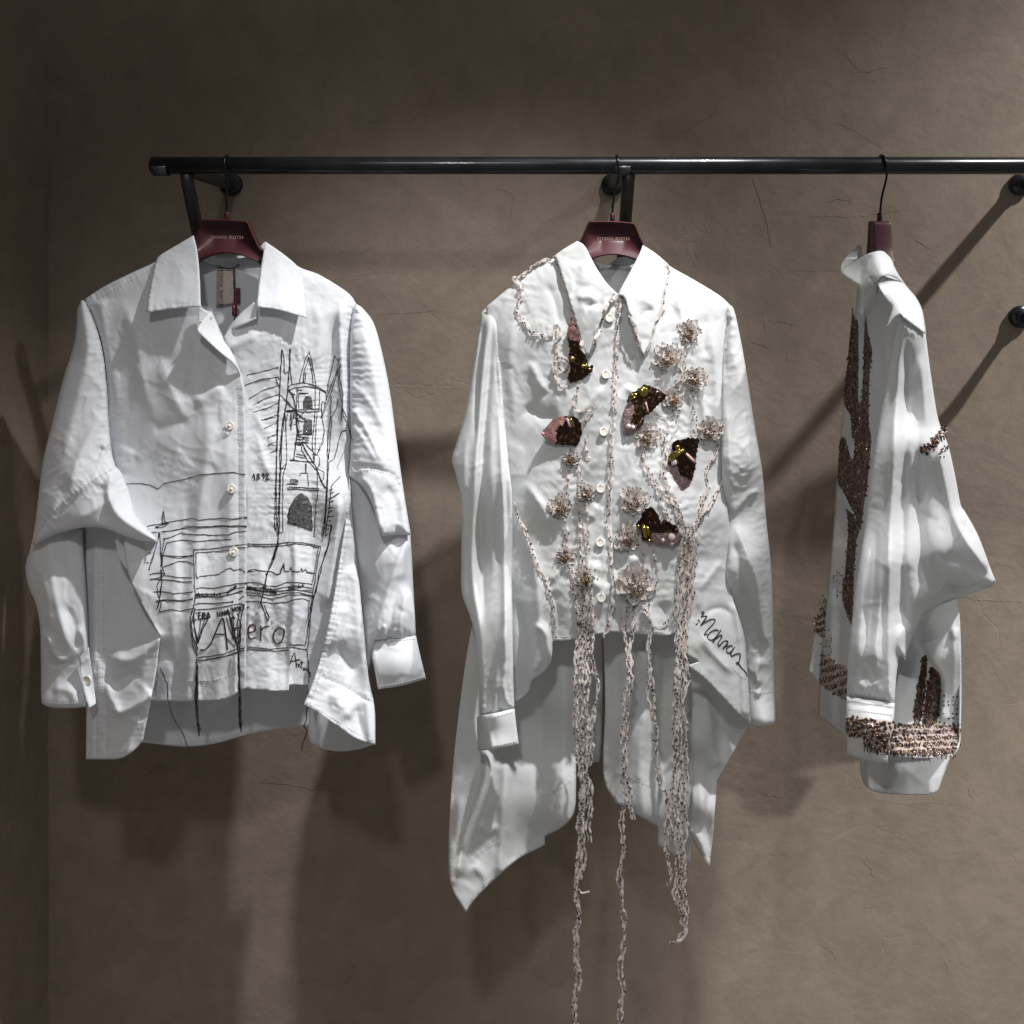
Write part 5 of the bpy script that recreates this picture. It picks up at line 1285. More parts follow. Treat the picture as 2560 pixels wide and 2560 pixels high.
z2r = Panel('sleeve', [(1818, 762, 1), (1834, 772), (1850, 840), (1866, 930), (1886, 1060), (1906, 1180), (1916, 1300), (1928, 1420), (1932, 1550), (1935, 1700), (1938, 1800), (1930, 1811, 1), (1905, 1814), (1872, 1812, 1), (1865, 1690), (1855, 1600), (1840, 1540), (1826, 1490), (1816, 1440), (1820, 1370), (1815, 1300), (1806, 1200), (1803, 1000), (1805, 860)],
            [(1822, 770, 6), (1840, 800, 8), (1805, 950, -2), (1880, 1060, 6), (1815, 1300, -4), (1925, 1400, 6), (1850, 1150, -24), (1880, 1400, -28), (1934, 1780, 4), (1875, 1805, 6), (1905, 1800, -20), (1850, 1550, 6)], C2, s2, puff=16, puff_r=36, back=26,
            folds=[fold([(1822, 790), (1815, 860), (1812, 960)], -8, 7, 7, .05, .3), fold([(1840, 820), (1850, 950), (1870, 1100), (1885, 1250)], 6, 18, 18), fold([(1818, 1000), (1825, 1150), (1830, 1290)], 6, 8, 10, .2, .1), fold([(1825, 1290), (1870, 1240), (1905, 1220)], 5, 10, 12), fold([(1835, 1310), (1860, 1360), (1890, 1450), (1905, 1550), (1918, 1620)], 10, 8, 16, .1, .1), fold([(1838, 1350), (1855, 1450), (1880, 1550), (1900, 1640)], -9, 12, 12, .1, .2),
                   fold([(1905, 1640), (1890, 1680), (1905, 1720)], 9, 10, 10), fold([(1885, 1730), (1905, 1735)], 8, 6, 9), fold([(1905, 1250), (1920, 1330), (1925, 1420)], 5, 12, 10), fold([(1850, 1130), (1880, 1100), (1900, 1115)], 3, 8, 8), fold([(1905, 1480), (1922, 1560), (1926, 1700)], 5, 10, 10)],
            wrinkles=[(40, 160, -8, 2.5, 131, 0), (26, 40, 35, 2.6, 132, 2), (40, 16, -20, 1.5, 133, 2)], res=4.8, hem=[[(1874, 1728), (1905, 1733), (1934, 1728)]], lean=34, creases=(48, 34, 60, 60, 1.1))

cs2 = Panel('collar_stand', [(1446, 606, 1), (1480, 650), (1510, 668), (1545, 645), (1580, 640), (1606, 616, 1), (1600, 650), (1575, 664, 1), (1530, 668), (1490, 676), (1465, 650, 1)], [(1446, 610, -6), (1606, 618, -6), (1545, 648, 34), (1575, 662, 20), (1500, 670, 32), (1466, 648, 8)], C2, s2, res=4.8, thick=0.0015)
c2L = Panel('collar', [(1443, 603, 1), (1462, 616), (1490, 668), (1512, 702), (1540, 734, 1), (1526, 748), (1506, 790), (1491, 830), (1481, 868), (1469, 888, 1), (1456, 870), (1445, 822), (1430, 772), (1412, 712), (1396, 662), (1386, 640, 1), (1408, 624)],
            [(1443, 605, -16), (1540, 734, -62), (1469, 886, -66), (1386, 642, -16), (1430, 760, -52), (1490, 700, -48), (1500, 790, -70)], C2, s2, folds=[fold([(1440, 745), (1470, 740), (1500, 750)], 5, 8, 14), fold([(1455, 770), (1490, 760), (1515, 762)], -4, 10, 10), fold([(1450, 650), (1460, 690), (1455, 720)], 3, 20, 20)],
            wrinkles=[(40, 40, 20, 1.6, 141, 1), (26, 26, 0, 1.0, 142, 2)], res=5, thick=0.002, creases=(14, 38, 60, 60, 0.8))
c2R = Panel('collar', [(1607, 613, 1), (1596, 640), (1574, 682), (1552, 722), (1546, 736, 1), (1562, 745), (1573, 782), (1590, 830), (1600, 868), (1609, 888, 1), (1628, 845), (1648, 785), (1660, 725), (1672, 672), (1669, 660, 1), (1640, 635)],
            [(1607, 615, -14), (1546, 735, -60), (1609, 886, -64), (1670, 664, -16), (1640, 770, -46), (1585, 700, -46), (1575, 780, -68)], C2, s2, folds=[fold([(1575, 740), (1605, 745), (1640, 770)], 4, 12, 12), fold([(1600, 800), (1610, 780), (1635, 775)], -4, 8, 8)],
            wrinkles=[(40, 40, 20, 1.6, 143, 1), (26, 26, 0, 1.0, 144, 2)], res=5, thick=0.002, hem=[[(1603, 642), (1580, 690), (1560, 728)]], creases=(14, 39, 60, 60, 0.8))
for bx, by in ((1524, 795), (1514, 936), (1509, 1079), (1501, 1221), (1500, 1356), (1503, 1494)):
    button(bx, by, f2l, s2, 0.0078, False, lift=0.004, tilt=(0.05, 0.15))
strokes([], [[(1512, 680), (1538, 682), (1532, 720)], [(1538, 682), (1534, 715)]], 0.0006, M['thread_red'], 'label_stitching', s2, D(40))
front2 = [c2L, c2R, f2l, f2r]

# signature
TM = lambda L: [(1720 + p[0] / 5.46, 1510 + p[1] / 5.46) for p in L]
SG = [TM(q) for q in ([(182, 118), (205, 103), (222, 115), (205, 145), (180, 178), (215, 168), (258, 168), (240, 200), (200, 250), (170, 300), (205, 265), (280, 225), (345, 205), (372, 215), (355, 260), (310, 310), (260, 360), (220, 425), (265, 405)], [(140, 210), (158, 245)], [(108, 282), (135, 262)],
                      [(415, 365), (380, 350), (330, 370), (285, 410), (265, 450), (285, 485), (330, 490), (375, 460), (415, 410), (448, 355), (400, 430), (360, 480), (342, 522)], [(342, 522), (380, 480), (440, 425), (462, 425), (450, 470), (415, 525), (412, 570), (440, 560)], [(440, 560), (480, 515), (525, 500), (545, 515), (520, 560), (475, 608)], [(475, 608), (530, 570), (545, 555)],
                      [(610, 575), (570, 570), (530, 610), (528, 655), (555, 672), (600, 640), (640, 585), (605, 640), (580, 690), (590, 715)], [(590, 715), (640, 690), (700, 672), (714, 685), (708, 750), (690, 810), (670, 825), (660, 805), (675, 792), (690, 815)], [(690, 815), (740, 880), (790, 940), (806, 990)])]
strokes(front2, SG, 0.0011, M['thread_black'], 'embroidered_signature', f2r.obj, wob=0.3, seed=15, smooth_corners=True)


# ---------------- tendrils
def ribbon_geo(c3, width, rg, phase, twist=1.0):
    """c3: (n,3) px,py,depth(m). crumpled narrow ribbon"""
    n = len(c3)
    s = np.arange(n) * 3.0
    th = twist * 0.9 * pnoise(s / 36.0 + phase, np.full(n, phase * 3.1), int(phase * 10) % 50) * 2
    w = 0.80 * width * (0.75 + 0.9 * np.clip(1.5 * pnoise(s / 9.0, np.full(n, phase * 7.7), 3) + 0.2, -0.5, 0.8))
    ox = 3.2 * pnoise(s / 22.0, np.full(n, phase * 5.3), 7) * 2
    d = np.gradient(c3[:, :2], axis=0)
    L = np.hypot(d[:, 0], d[:, 1]) + 1e-6
    nx, ny = -d[:, 1] / L, d[:, 0] / L
    V = []
    for k in (-1, 0, 1):
        ruf = np.sin(s * 0.27 + phase * 9 + k + 2 * pnoise(s / 30.0, s * 0, 5)) * 0.0010 * abs(k)
        off = k * w * np.cos(th) + ox
        dz = k * w * np.sin(th) * 0.0007 + ruf - (1 - abs(k)) * 0.0006
        V.append(np.stack([c3[:, 0] + nx * off, c3[:, 1] + ny * off, c3[:, 2] + dz], 1))
    Q = np.stack(V, 1)            # n,3,3
    verts = [P(*q) for q in Q.reshape(-1, 3)]
    Fc = []
    for i in range(n - 1):
        for k in (0, 1):
            a = i * 3 + k
            Fc.append((a, a + 1, a + 4, a + 3))
    return verts, Fc, Q


_tn = [0]


def tendril(pts, nrib=2, width=4.0, spread=3.0, hang=D(-100), lift=0.004, dots=19.0, panels=None):
    _tn[0] += 1
    sd = _tn[0]
    rg = np.random.RandomState(500 + sd)
    g = Geo(); gd = Geo()
    c0 = curve(pts, 3.0)
    n = len(c0)
    dep = surf_depth(front2 if panels is None else panels, c0[:, 0], c0[:, 1], 99.0)
    free = dep > 90
    if free.all():
        dep[:] = hang
    else:
        idx = np.arange(n)
        dep = np.interp(idx, idx[~free], dep[~free])
        # ease towards the hanging distance beyond the cloth
        last = idx[~free].max()
        for i in range(last + 1, n):
            t = min(1, (i - last) / 40.0)
            dep[i] = dep[last] * (1 - t) + hang * t
    k = 9
    ker = np.ones(k) / k
    dep = np.convolve(np.r_[np.full(k // 2, dep[0]), dep, np.full(k // 2, dep[-1])], ker, 'valid')
    for j in range(nrib):
        ph = sd * 0.37 + j * 1.9
        off = 0 if nrib == 1 else (j - (nrib - 1) / 2) * spread * 1.9
        wv = pnoise(np.arange(n) / 22.0, np.full(n, ph), 9) * 2.2 * spread
        wv2 = pnoise(np.arange(n) / 25.0, np.full(n, ph + 40), 9) * 3.0
        c3 = np.c_[c0[:, 0] + off + wv, c0[:, 1] + wv2, dep - lift - j * 0.0012]
        V, Fc, Q = ribbon_geo(c3, width, rg, ph)
        g.add(V, Fc)
        m = max(1, int(n * 3.0 / dots))
        for q in range(m):
            i = rg.randint(0, n)
            kk = rg.randint(0, 3)
            p = Q[i, kk]
            gd.add(ico(P(p[0], p[1], min(p[2], c3[i, 2]) - 0.0012), rg.uniform(0.0011, 0.0016)), ICO_F)
    o = g.obj('ribbon_tendril', M['ribbon'], s2)
    od = gd.obj('flock_dots', M['dot'], o, smooth=True)
    od['kind'] = 'stuff'
    return o


TD = [
    # trims
    ([(1375, 651), (1355, 654), (1333, 668), (1305, 687), (1286, 696), (1299, 718), (1303, 746), (1292, 777), (1311, 808), (1327, 830), (1348, 833), (1370, 845), (1383, 830), (1395, 817), (1400, 836), (1389, 858), (1393, 880), (1389, 904), (1392, 942), (1395, 963), (1417, 971)], 2, 4.2, 2.2),
    ([(1386, 640), (1396, 665), (1412, 715), (1430, 775), (1445, 825), (1457, 870), (1469, 887), (1481, 865), (1491, 830), (1506, 790), (1525, 750), (1546, 738)], 2, 4.2, 2.2),
    ([(1546, 738), (1562, 747), (1573, 782), (1590, 830), (1600, 868), (1608, 888), (1628, 848), (1640, 810), (1655, 770), (1662, 720), (1672, 680), (1667, 660)], 2, 4.2, 2.2),
    ([(1548, 745), (1545, 800), (1542, 850), (1540, 930), (1537, 1010), (1533, 1080), (1528, 1150), (1525, 1230), (1522, 1310), (1526, 1390), (1530, 1450), (1527, 1530), (1518, 1575), (1508, 1592)], 2, 4.2, 2.4),
    ([(1445, 960), (1440, 990), (1435, 1015), (1450, 1028), (1480, 1022), (1490, 1010)], 2, 3.6, 2.4), ([(1490, 1018), (1470, 1045), (1455, 1070)], 1, 3.6, 2), ([(1470, 1080), (1468, 1120), (1474, 1145)], 1, 3.6, 2), ([(1389, 904), (1410, 895), (1424, 905), (1412, 925), (1395, 920)], 2, 3.4, 2.4),
    ([(1282, 1255), (1300, 1300), (1318, 1340), (1335, 1390), (1350, 1430), (1368, 1450), (1372, 1480), (1382, 1510), (1385, 1560), (1388, 1590), (1405, 1600)], 2, 3.6, 1.8),
    # left cluster
    ([(1418, 1160), (1420, 1200), (1418, 1260), (1408, 1290)], 2, 3.6, 2.6), ([(1440, 1155), (1450, 1200), (1448, 1260), (1452, 1330), (1455, 1400), (1462, 1440)], 2, 3.6, 2.6), ([(1463, 1220), (1465, 1300), (1470, 1380), (1468, 1440)], 2, 3.8, 3.0), ([(1405, 1280), (1416, 1320), (1413, 1385)], 2, 3.6, 2.6), ([(1413, 1400), (1438, 1440), (1456, 1500), (1452, 1560)], 2, 3.8, 3.0), ([(1430, 1460), (1442, 1510), (1448, 1580), (1440, 1650)], 2, 3.4, 2.4),
    ([(1462, 1445), (1455, 1500), (1450, 1560), (1446, 1620), (1440, 1700), (1444, 1780), (1450, 1850), (1452, 1920), (1455, 2000), (1450, 2050), (1452, 2110), (1446, 2170), (1440, 2230), (1450, 2280), (1442, 2330), (1440, 2400), (1446, 2450), (1437, 2500), (1443, 2575)], 2, 4.4, 3.4),
    ([(1466, 1450), (1470, 1520), (1465, 1580), (1462, 1660), (1455, 1740), (1462, 1820), (1458, 1900), (1462, 1960), (1456, 2010), (1452, 2060), (1455, 2130), (1448, 2200)], 3, 4.0, 3.4),
    ([(1470, 1470), (1482, 1540), (1484, 1590), (1478, 1640), (1488, 1680), (1494, 1730), (1484, 1780), (1478, 1830), (1482, 1880), (1474, 1915)], 2, 3.6, 3.0), ([(1452, 1520), (1458, 1600), (1450, 1680), (1446, 1740), (1436, 1770), (1440, 1830), (1450, 1880)], 2, 3.8, 3.0), ([(1475, 1560), (1468, 1640), (1472, 1700), (1468, 1780), (1474, 1850), (1468, 1920), (1470, 1980), (1478, 2020), (1472, 2060), (1474, 2105)], 2, 3.4, 2.6),
    ([(1446, 2222), (1455, 2230), (1474, 2225)], 1, 3.4, 2), ([(1476, 1780), (1490, 1790), (1486, 1806)], 1, 3, 2), ([(1456, 1940), (1472, 1950), (1476, 1990), (1462, 2030)], 2, 3, 2),
    # middle strands
    ([(1568, 1490), (1570, 1530), (1558, 1560), (1570, 1620), (1574, 1680), (1560, 1740), (1560, 1800), (1552, 1840), (1562, 1900), (1557, 1960), (1563, 2000), (1555, 2050), (1556, 2120), (1550, 2200), (1555, 2260), (1560, 2300), (1558, 2370), (1548, 2420), (1560, 2470), (1550, 2510), (1556, 2575)], 2, 3.8, 2.8),
    ([(1590, 1490), (1586, 1540), (1580, 1590), (1572, 1650), (1580, 1700), (1565, 1760), (1566, 1810), (1566, 1870), (1560, 1930), (1578, 1975), (1572, 2010), (1585, 2050)], 2, 3.2, 2.4),
    ([(1615, 1490), (1620, 1540), (1628, 1570), (1622, 1620), (1628, 1700), (1636, 1750), (1634, 1790), (1642, 1850), (1646, 1930), (1652, 1965), (1668, 1990), (1668, 2060), (1664, 2110), (1672, 2160), (1680, 2190), (1668, 2212)], 2, 3.6, 2.6), ([(1622, 1700), (1620, 1740), (1632, 1790)], 1, 4.4, 2),
    ([(1600, 1370), (1608, 1400), (1604, 1430)], 1, 3.6, 2), ([(1628, 1365), (1640, 1400), (1646, 1430), (1640, 1470), (1625, 1500), (1620, 1540)], 1, 3.8, 2), ([(1628, 1570), (1655, 1564), (1675, 1545), (1690, 1500)], 1, 3.4, 2),
    # right bundle
    ([(1722, 850), (1710, 890), (1712, 940), (1695, 975)], 2, 3.6, 2.6), ([(1700, 880), (1703, 930), (1690, 960)], 2, 3.4, 2.4), ([(1668, 915), (1655, 940), (1636, 955)], 1, 3.4, 2), ([(1735, 975), (1736, 1030), (1728, 1095)], 2, 3.2, 2.2), ([(1690, 1015), (1697, 1060), (1682, 1090), (1668, 1130)], 1, 3, 2), ([(1650, 1040), (1670, 1045), (1672, 1075), (1660, 1110)], 1, 3.6, 2),
    ([(1610, 1110), (1608, 1150), (1625, 1190), (1650, 1222), (1690, 1270), (1715, 1320)], 2, 3.8, 2.8), ([(1655, 1070), (1664, 1130), (1658, 1175), (1668, 1215), (1690, 1262), (1702, 1310)], 3, 3.4, 3.0), ([(1640, 1215), (1656, 1260), (1678, 1310), (1695, 1350)], 2, 3.4, 2.4),
    ([(1778, 1090), (1794, 1120), (1765, 1180), (1768, 1215), (1752, 1262), (1745, 1310)], 2, 3.2, 2.2), ([(1806, 1200), (1790, 1232), (1762, 1285), (1735, 1312), (1725, 1340)], 2, 3.8, 2.8), ([(1770, 1215), (1758, 1250), (1752, 1290), (1738, 1320)], 2, 3.2, 2.4),
    ([(1712, 1310), (1708, 1400), (1705, 1480), (1700, 1560), (1700, 1650), (1692, 1740), (1692, 1830), (1690, 1920), (1688, 2000), (1696, 2080), (1712, 2150), (1704, 2200), (1712, 2250), (1706, 2300), (1714, 2320), (1695, 2350), (1676, 2358)], 2, 4.2, 3.2),
    ([(1725, 1320), (1722, 1400), (1715, 1470), (1710, 1560), (1712, 1650), (1716, 1700), (1706, 1760), (1712, 1830), (1708, 1900), (1716, 1960), (1705, 2010), (1714, 2060), (1702, 2110), (1700, 2160), (1694, 2210), (1690, 2240), (1708, 2290)], 3, 3.8, 3.0), ([(1738, 1320), (1735, 1400), (1722, 1480), (1715, 1560)], 3, 3.6, 4.0), ([(1700, 1320), (1700, 1400), (1692, 1470), (1690, 1540), (1694, 1620), (1690, 1720), (1684, 1800), (1690, 1880), (1680, 1960), (1672, 2040), (1684, 2100)], 2, 3.6, 2.8),
    ([(1718, 1340), (1712, 1440), (1702, 1520), (1708, 1620)], 3, 3.8, 4.2), ([(1690, 1880), (1705, 1930), (1694, 1990), (1708, 2040), (1690, 2090), (1700, 2130)], 2, 3.2, 2.4), ([(1664, 2110), (1668, 2150), (1680, 2180)], 1, 3, 2), ([(1716, 2160), (1712, 2220), (1718, 2270), (1714, 2322)], 1, 3.4, 2),
]
for t in TD:
    tendril(t[0], t[1], t[2], t[3])


# ---------------- flowers: ruffled rosettes with beaded hearts
M['gold_bead'] = simple('antique_gold_bead', (0.24, 0.14, 0.05), 0.25, 0.8)
M['brown_bead'] = simple('brown_glass_bead', (0.09, 0.045, 0.028), 0.18, 0.3, .6)


def flower(x, y, r, seed, heart=(0, 0.15)):
    rg = np.random.RandomState(seed)
    d0 = float(surf_depth(front2, [x], [y], D(-50))[0])
    root = None
    gd = Geo()
    g = Geo()
    for ring, (rr, npet, lift) in enumerate(((0.88, 7, 0.003), (0.62, 5, 0.007), (0.36, 4, 0.011))):
        for k in range(npet):
            a0 = 2 * math.pi * (k + rg.uniform(-.25, .25)) / npet + ring
            pr = r * rr * rg.uniform(0.85, 1.15)
            # each petal: a looped, cupped strip of tulle
            px, py = x + math.cos(a0) * pr * 0.62, y + math.sin(a0) * pr * 0.62
            lr = r * 0.48 * rg.uniform(.8, 1.25)
            n = 15
            V = []
            tilt = rg.uniform(-.5, .5)
            for i in range(n):
                q = 2 * math.pi * i / (n - 1)
                ex, ey = math.cos(q), math.sin(q)
                for j in range(3):
                    f = 0.60 + 0.22 * j
                    wob = 1 + 0.09 * math.sin(3 * q + seed + k) + 0.03 * math.sin(7 * q + k)
                    cx_ = px + math.cos(a0) * ex * lr * f * wob - math.sin(a0) * ey * lr * 0.72 * f * wob
                    cy_ = py + math.sin(a0) * ex * lr * f * wob + math.cos(a0) * ey * lr * 0.72 * f * wob
                    dz = lift * 0.8 + 0.0022 * j * (0.6 + 0.4 * math.sin(2 * q + k)) + 0.0010 * math.sin(5 * q + j) + tilt * 0.003 * ex
                    V.append((cx_, cy_, d0 - dz))
                    if j == 2 and i % 3 == (k % 3) and rg.rand() < 0.8:
                        gd.add(ico(P(cx_, cy_, d0 - dz - 0.0008), rg.uniform(0.0011, 0.0015)), ICO_F)
            Fc = []
            for i in range(n - 1):
                for j in (0, 1):
                    a = i * 3 + j
                    Fc.append((a, a + 1, a + 4, a + 3))
            g.add([P(*v) for v in V], Fc)
    o = g.obj('ribbon_flower', M['ribbon'], s2)
    od = gd.obj('flock_dots', M['dot'], o); od['kind'] = 'stuff'
    gb = Geo()
    hx, hy = x + heart[0] * r, y + heart[1] * r
    for k in range(40):
        a = rg.uniform(0, 6.28); q = r * 0.42 * math.sqrt(rg.rand())
        gb.add(ico(P(hx + q * math.cos(a), hy + q * math.sin(a), d0 - 0.0165 + 0.00018 * q), rg.uniform(0.0010, 0.0017)), ICO_F, int(rg.rand() < 0.5))
    ob = gb.obj('beaded_heart', [M['gold_bead'], M['brown_bead']], o); ob['kind'] = 'stuff'


for i, (x, y, r) in enumerate(((1722, 829, 28), (1668, 890, 31), (1737, 945, 28), (1684, 995, 27), (1616, 1090, 29), (1775, 1074, 31), (1427, 1146, 18), (1400, 1266, 27), (1586, 1250, 32), (1570, 1345, 30), (1586, 1455, 42), (1413, 1390, 22), (1463, 1445, 24), (1463, 1232, 20))):
    flower(x, y, r * 1.14, 700 + i, ((0.0, 0.2), (0.1, 0.3), (-.1, .2))[i % 3])

# ---------------- sequin butterflies
M['sq_dark'] = simple('dark_brown_sequin', (0.055, 0.028, 0.018), 0.30, 0.85, .6, .2)
M['sq_bronze'] = simple('bronze_sequin', (0.22, 0.14, 0.07), 0.28, 0.9)
M['sq_pink'] = simple('pink_sequin', (0.50, 0.27, 0.26), 0.28, 0.1, .6)
M['sq_mauve'] = simple('mauve_sequin', (0.34, 0.24, 0.25), 0.30, 0.2, .6)
M['gold'] = simple('olive_gold_bugle_bead', (0.34, 0.27, 0.07), 0.12, 0.95)
M['clear'] = simple('clear_pink_crystal', (0.75, 0.66, 0.66), 0.06, 0.5, .8)


def butterfly(outline, rows_dir, zones, bars, gems, seed, lift=0.005, dome=0.006):
    """zones: list of (polygon, material slot); default slot 0"""
    rg = np.random.RandomState(seed)
    lo = np.array(outline, float)
    cx, cy = lo.mean(0)
    d0 = float(surf_depth(front2, [cx], [cy], D(-50))[0]) - lift
    base = Panel('butterfly_patch', [tuple(p) for p in outline], (d0 - RAIL_Y) * 1000, M['sq_dark'], s2, puff=dome * 1000, puff_r=22, res=5, thick=0.002)
    mats = [M['sq_dark'], M['sq_bronze'], M['sq_pink'], M['sq_mauve']]
    g = Geo()
    a = math.radians(rows_dir)
    ux, uy = math.cos(a), math.sin(a)
    R_ = 4.3
    ext = np.abs(lo - [cx, cy]).max() * 1.5
    pts = []
    for row, v in enumerate(np.arange(-ext, ext, R_ * 0.95)):
        for u in np.arange(-ext + (row % 2) * R_ * 0.8, ext, R_ * 1.6):
            pts.append((cx + ux * u - uy * v + rg.uniform(-.5, .5), cy + uy * u + ux * v + rg.uniform(-.5, .5)))
    pts = np.array(pts)
    pts = pts[inside(pts[:, 0], pts[:, 1], base.loop)]
    slots = (rg.rand(len(pts)) > 0.86).astype(int)
    for poly, sl in zones:
        slots[inside(pts[:, 0], pts[:, 1], np.array(poly, float))] = sl
    dd = base.depth(pts[:, 0], pts[:, 1]) - 0.0018
    k = 7
    for (x, y), d, slot in zip(pts, dd, slots):
        V = []
        ts = rg.uniform(-.35, .35)
        tl = 0.40 + rg.uniform(-.25, .25)
        for j in range(k):
            q = 2 * math.pi * j / k
            du, dv = R_ * math.cos(q), R_ * math.sin(q)
            V.append(P(x + ux * du - uy * dv, y + uy * du + ux * dv, d + dv * tl * 0.00055 + du * ts * 0.0004))
        V.append(P(x, y, d - 0.0004))
        g.add(V, [(j, k, (j + 1) % k) for j in range(k)], int(slot))
    o = g.obj('sequins', mats, base.obj, smooth=False)
    o['kind'] = 'stuff'
    for (pa, pb, r, mk) in bars:
        d = float(base.depth(np.array([(pa[0] + pb[0]) / 2]), np.array([(pa[1] + pb[1]) / 2]))[0]) - 0.004
        V, Fc = tube_geo([P(pa[0], pa[1], d), P((pa[0] * 2 + pb[0]) / 3, (pa[1] * 2 + pb[1]) / 3, d - 0.001), P((pa[0] + 2 * pb[0]) / 3, (pa[1] + 2 * pb[1]) / 3, d - 0.001), P(pb[0], pb[1], d)], [r * .8, r, r, r * .8], 10)
        mesh_obj('bugle_bead', V, Fc, M[mk], base.obj)
    for (x, y, r, mk) in gems:
        d = float(base.depth(np.array([x]), np.array([y]))[0]) - 0.003
        V, Fc = lathe_geo([(r * .2, -0.002), (r, -0.001), (r * .95, 0.0012), (r * .6, 0.0028), (r * .2, 0.0034)], P(x, y, d), (0.05, -1, 0.25), 18)
        mesh_obj('gem', V, Fc, M[mk], base.obj)


TB = lambda L: [(1320 + p[0] / 3.645, 780 + p[1] / 3.645) for p in L]
TC = lambda L: [(1320 + p[0] / 3.645, 1200 + p[1] / 3.645) for p in L]
# long one under the left collar point
butterfly(TB([(390, 100), (365, 150), (362, 230), (385, 330), (375, 430), (395, 500), (370, 600), (385, 635), (430, 630), (520, 590), (560, 555), (590, 530), (580, 490), (545, 500), (520, 400), (490, 330), (470, 250), (440, 150), (410, 90)]), 10,
          [(TB([(340, 80), (340, 240), (400, 255), (470, 285), (480, 200), (440, 80)]), 2)], [(TB([(530, 470)])[0], TB([(525, 520)])[0], 0.0022, 'gold')], [(*TB([(560, 530)])[0], 0.0055, 'sq_dark'), (*TB([(500, 490)])[0], 0.004, 'gold'), (*TB([(400, 430)])[0], 0.006, 'sq_bronze')], 901)
# pink and black
butterfly(TB([(125, 1110), (180, 1040), (250, 970), (350, 955), (430, 960), (470, 1010), (485, 1090), (470, 1160), (440, 1210), (340, 1205), (240, 1195), (160, 1150)]), 75,
          [(TB([(100, 1110), (180, 1020), (260, 950), (345, 940), (335, 1000), (260, 1070), (245, 1210), (160, 1170)]), 2), (TB([(345, 940), (385, 940), (400, 1050), (370, 1050)]), 3)], [(TB([(385, 960)])[0], TB([(420, 1050)])[0], 0.0022, 'gold'), (TB([(352, 965)])[0], TB([(385, 1050)])[0], 0.0018, 'clear')], [(*TB([(135, 1110)])[0], 0.003, 'sq_pink')], 902)
# large one with the olive gem
butterfly(TB([(1265, 760), (1180, 710), (1100, 675), (1050, 675), (990, 720), (925, 760), (905, 850), (870, 930), (875, 1040), (885, 1110), (960, 1085), (1040, 1030), (1060, 950), (1130, 900), (1180, 840), (1235, 790)]), 115,
          [(TB([(925, 790), (860, 930), (865, 1120), (970, 1090), (1010, 1060), (930, 1000), (960, 900), (960, 830)]), 3)], [(TB([(920, 770)])[0], TB([(1000, 745)])[0], 0.003, 'gold'), (TB([(1072, 820)])[0], TB([(1095, 920)])[0], 0.0016, 'gilt_print'), (TB([(925, 800)])[0], TB([(990, 770)])[0], 0.002, 'gold')], [(*TB([(1055, 725)])[0], 0.0092, 'gold'), (*TB([(915, 1040)])[0], 0.0045, 'clear'), (*TB([(955, 1050)])[0], 0.004, 'clear')], 903)
butterfly(TB([(1560, 1160), (1450, 1155), (1340, 1185), (1310, 1220), (1330, 1260), (1290, 1310), (1275, 1360), (1290, 1450), (1310, 1560), (1340, 1640), (1385, 1685), (1440, 1620), (1490, 1520), (1520, 1420), (1525, 1330), (1540, 1240)]), 25,
          [(TB([(1270, 1400), (1350, 1410), (1400, 1500), (1480, 1530), (1440, 1640), (1385, 1700), (1320, 1640)]), 3)], [(TB([(1285, 1350)])[0], TB([(1425, 1250)])[0], 0.0042, 'gold'), (TB([(1290, 1310)])[0], TB([(1390, 1250)])[0], 0.003, 'gold'), (TB([(1440, 1290)])[0], TB([(1520, 1370)])[0], 0.0026, 'gilt_print')], [(*TB([(1365, 1232)])[0], 0.0045, 'gold'), (*TB([(1330, 1370)])[0], 0.0055, 'clear')], 904)
butterfly(TC([(1125, 240), (1060, 290), (1030, 360), (995, 410), (1040, 470), (1045, 530), (1110, 560), (1220, 590), (1320, 595), (1380, 560), (1390, 510), (1360, 470), (1355, 440), (1300, 395), (1230, 370), (1205, 400), (1180, 320)]), 0,
          [(TC([(1120, 500), (1200, 490), (1300, 490), (1400, 470), (1420, 560), (1330, 610), (1130, 590)]), 3)], [(TC([(1050, 410)])[0], TC([(1075, 520)])[0], 0.0040, 'gold'), (TC([(1085, 420)])[0], TC([(1100, 500)])[0], 0.003, 'gold')], [(*TC([(1005, 425)])[0], 0.004, 'gold'), (*TC([(1310, 520)])[0], 0.0062, 'clear'), (*TC([(1105, 548)])[0], 0.0035, 'gold'), (*TC([(1310, 578)])[0], 0.004, 'clear'), (*TC([(1350, 460)])[0], 0.0042, 'sq_dark'), (*TC([(1230, 550)])[0], 0.0035, 'clear')], 905)
p = P(1451, 1318, float(surf_depth(front2, [1451], [1318], D(-50))[0]) - 0.007)
mesh_obj('pearl', ico(p, 0.0045), ICO_F, M['ribbon_pearl'], s2).modifiers.new('round', 'SUBSURF').levels = 2
# ------------------------------------------------------------------ shirt 3: turned edge-on, bronze beading
C3 = M['cotton3']
s3 = empty('shirt', P(2230, 1980, D(-60)), 'white shirt turned sideways with bronze bead embroidery and beaded cuff, hanging rightmost', 'shirt', 'white shirts on the rail')
WC = [(44, 260, 2, 2.6, 201, 0), (50, 110, 15, 1.5, 202, 1), (26, 40, -30, 0.8, 203, 2)]
bb3 = Panel('back_panel', [(2200, 690, 1), (2262, 720), (2292, 770), (2310, 850), (2325, 1000), (2340, 1200), (2385, 1480), (2396, 1700), (2392, 1860, 1), (2250, 1875), (2110, 1800, 1), (2120, 1500), (2130, 1200), (2150, 800)],
            [(2205, 700, 20), (2300, 850, 70), (2330, 1200, 110), (2390, 1700, 90), (2250, 1860, 120), (2120, 1780, 130), (2130, 1200, 130), (2160, 800, 90)], C3, s3, wrinkles=WC, res=12)
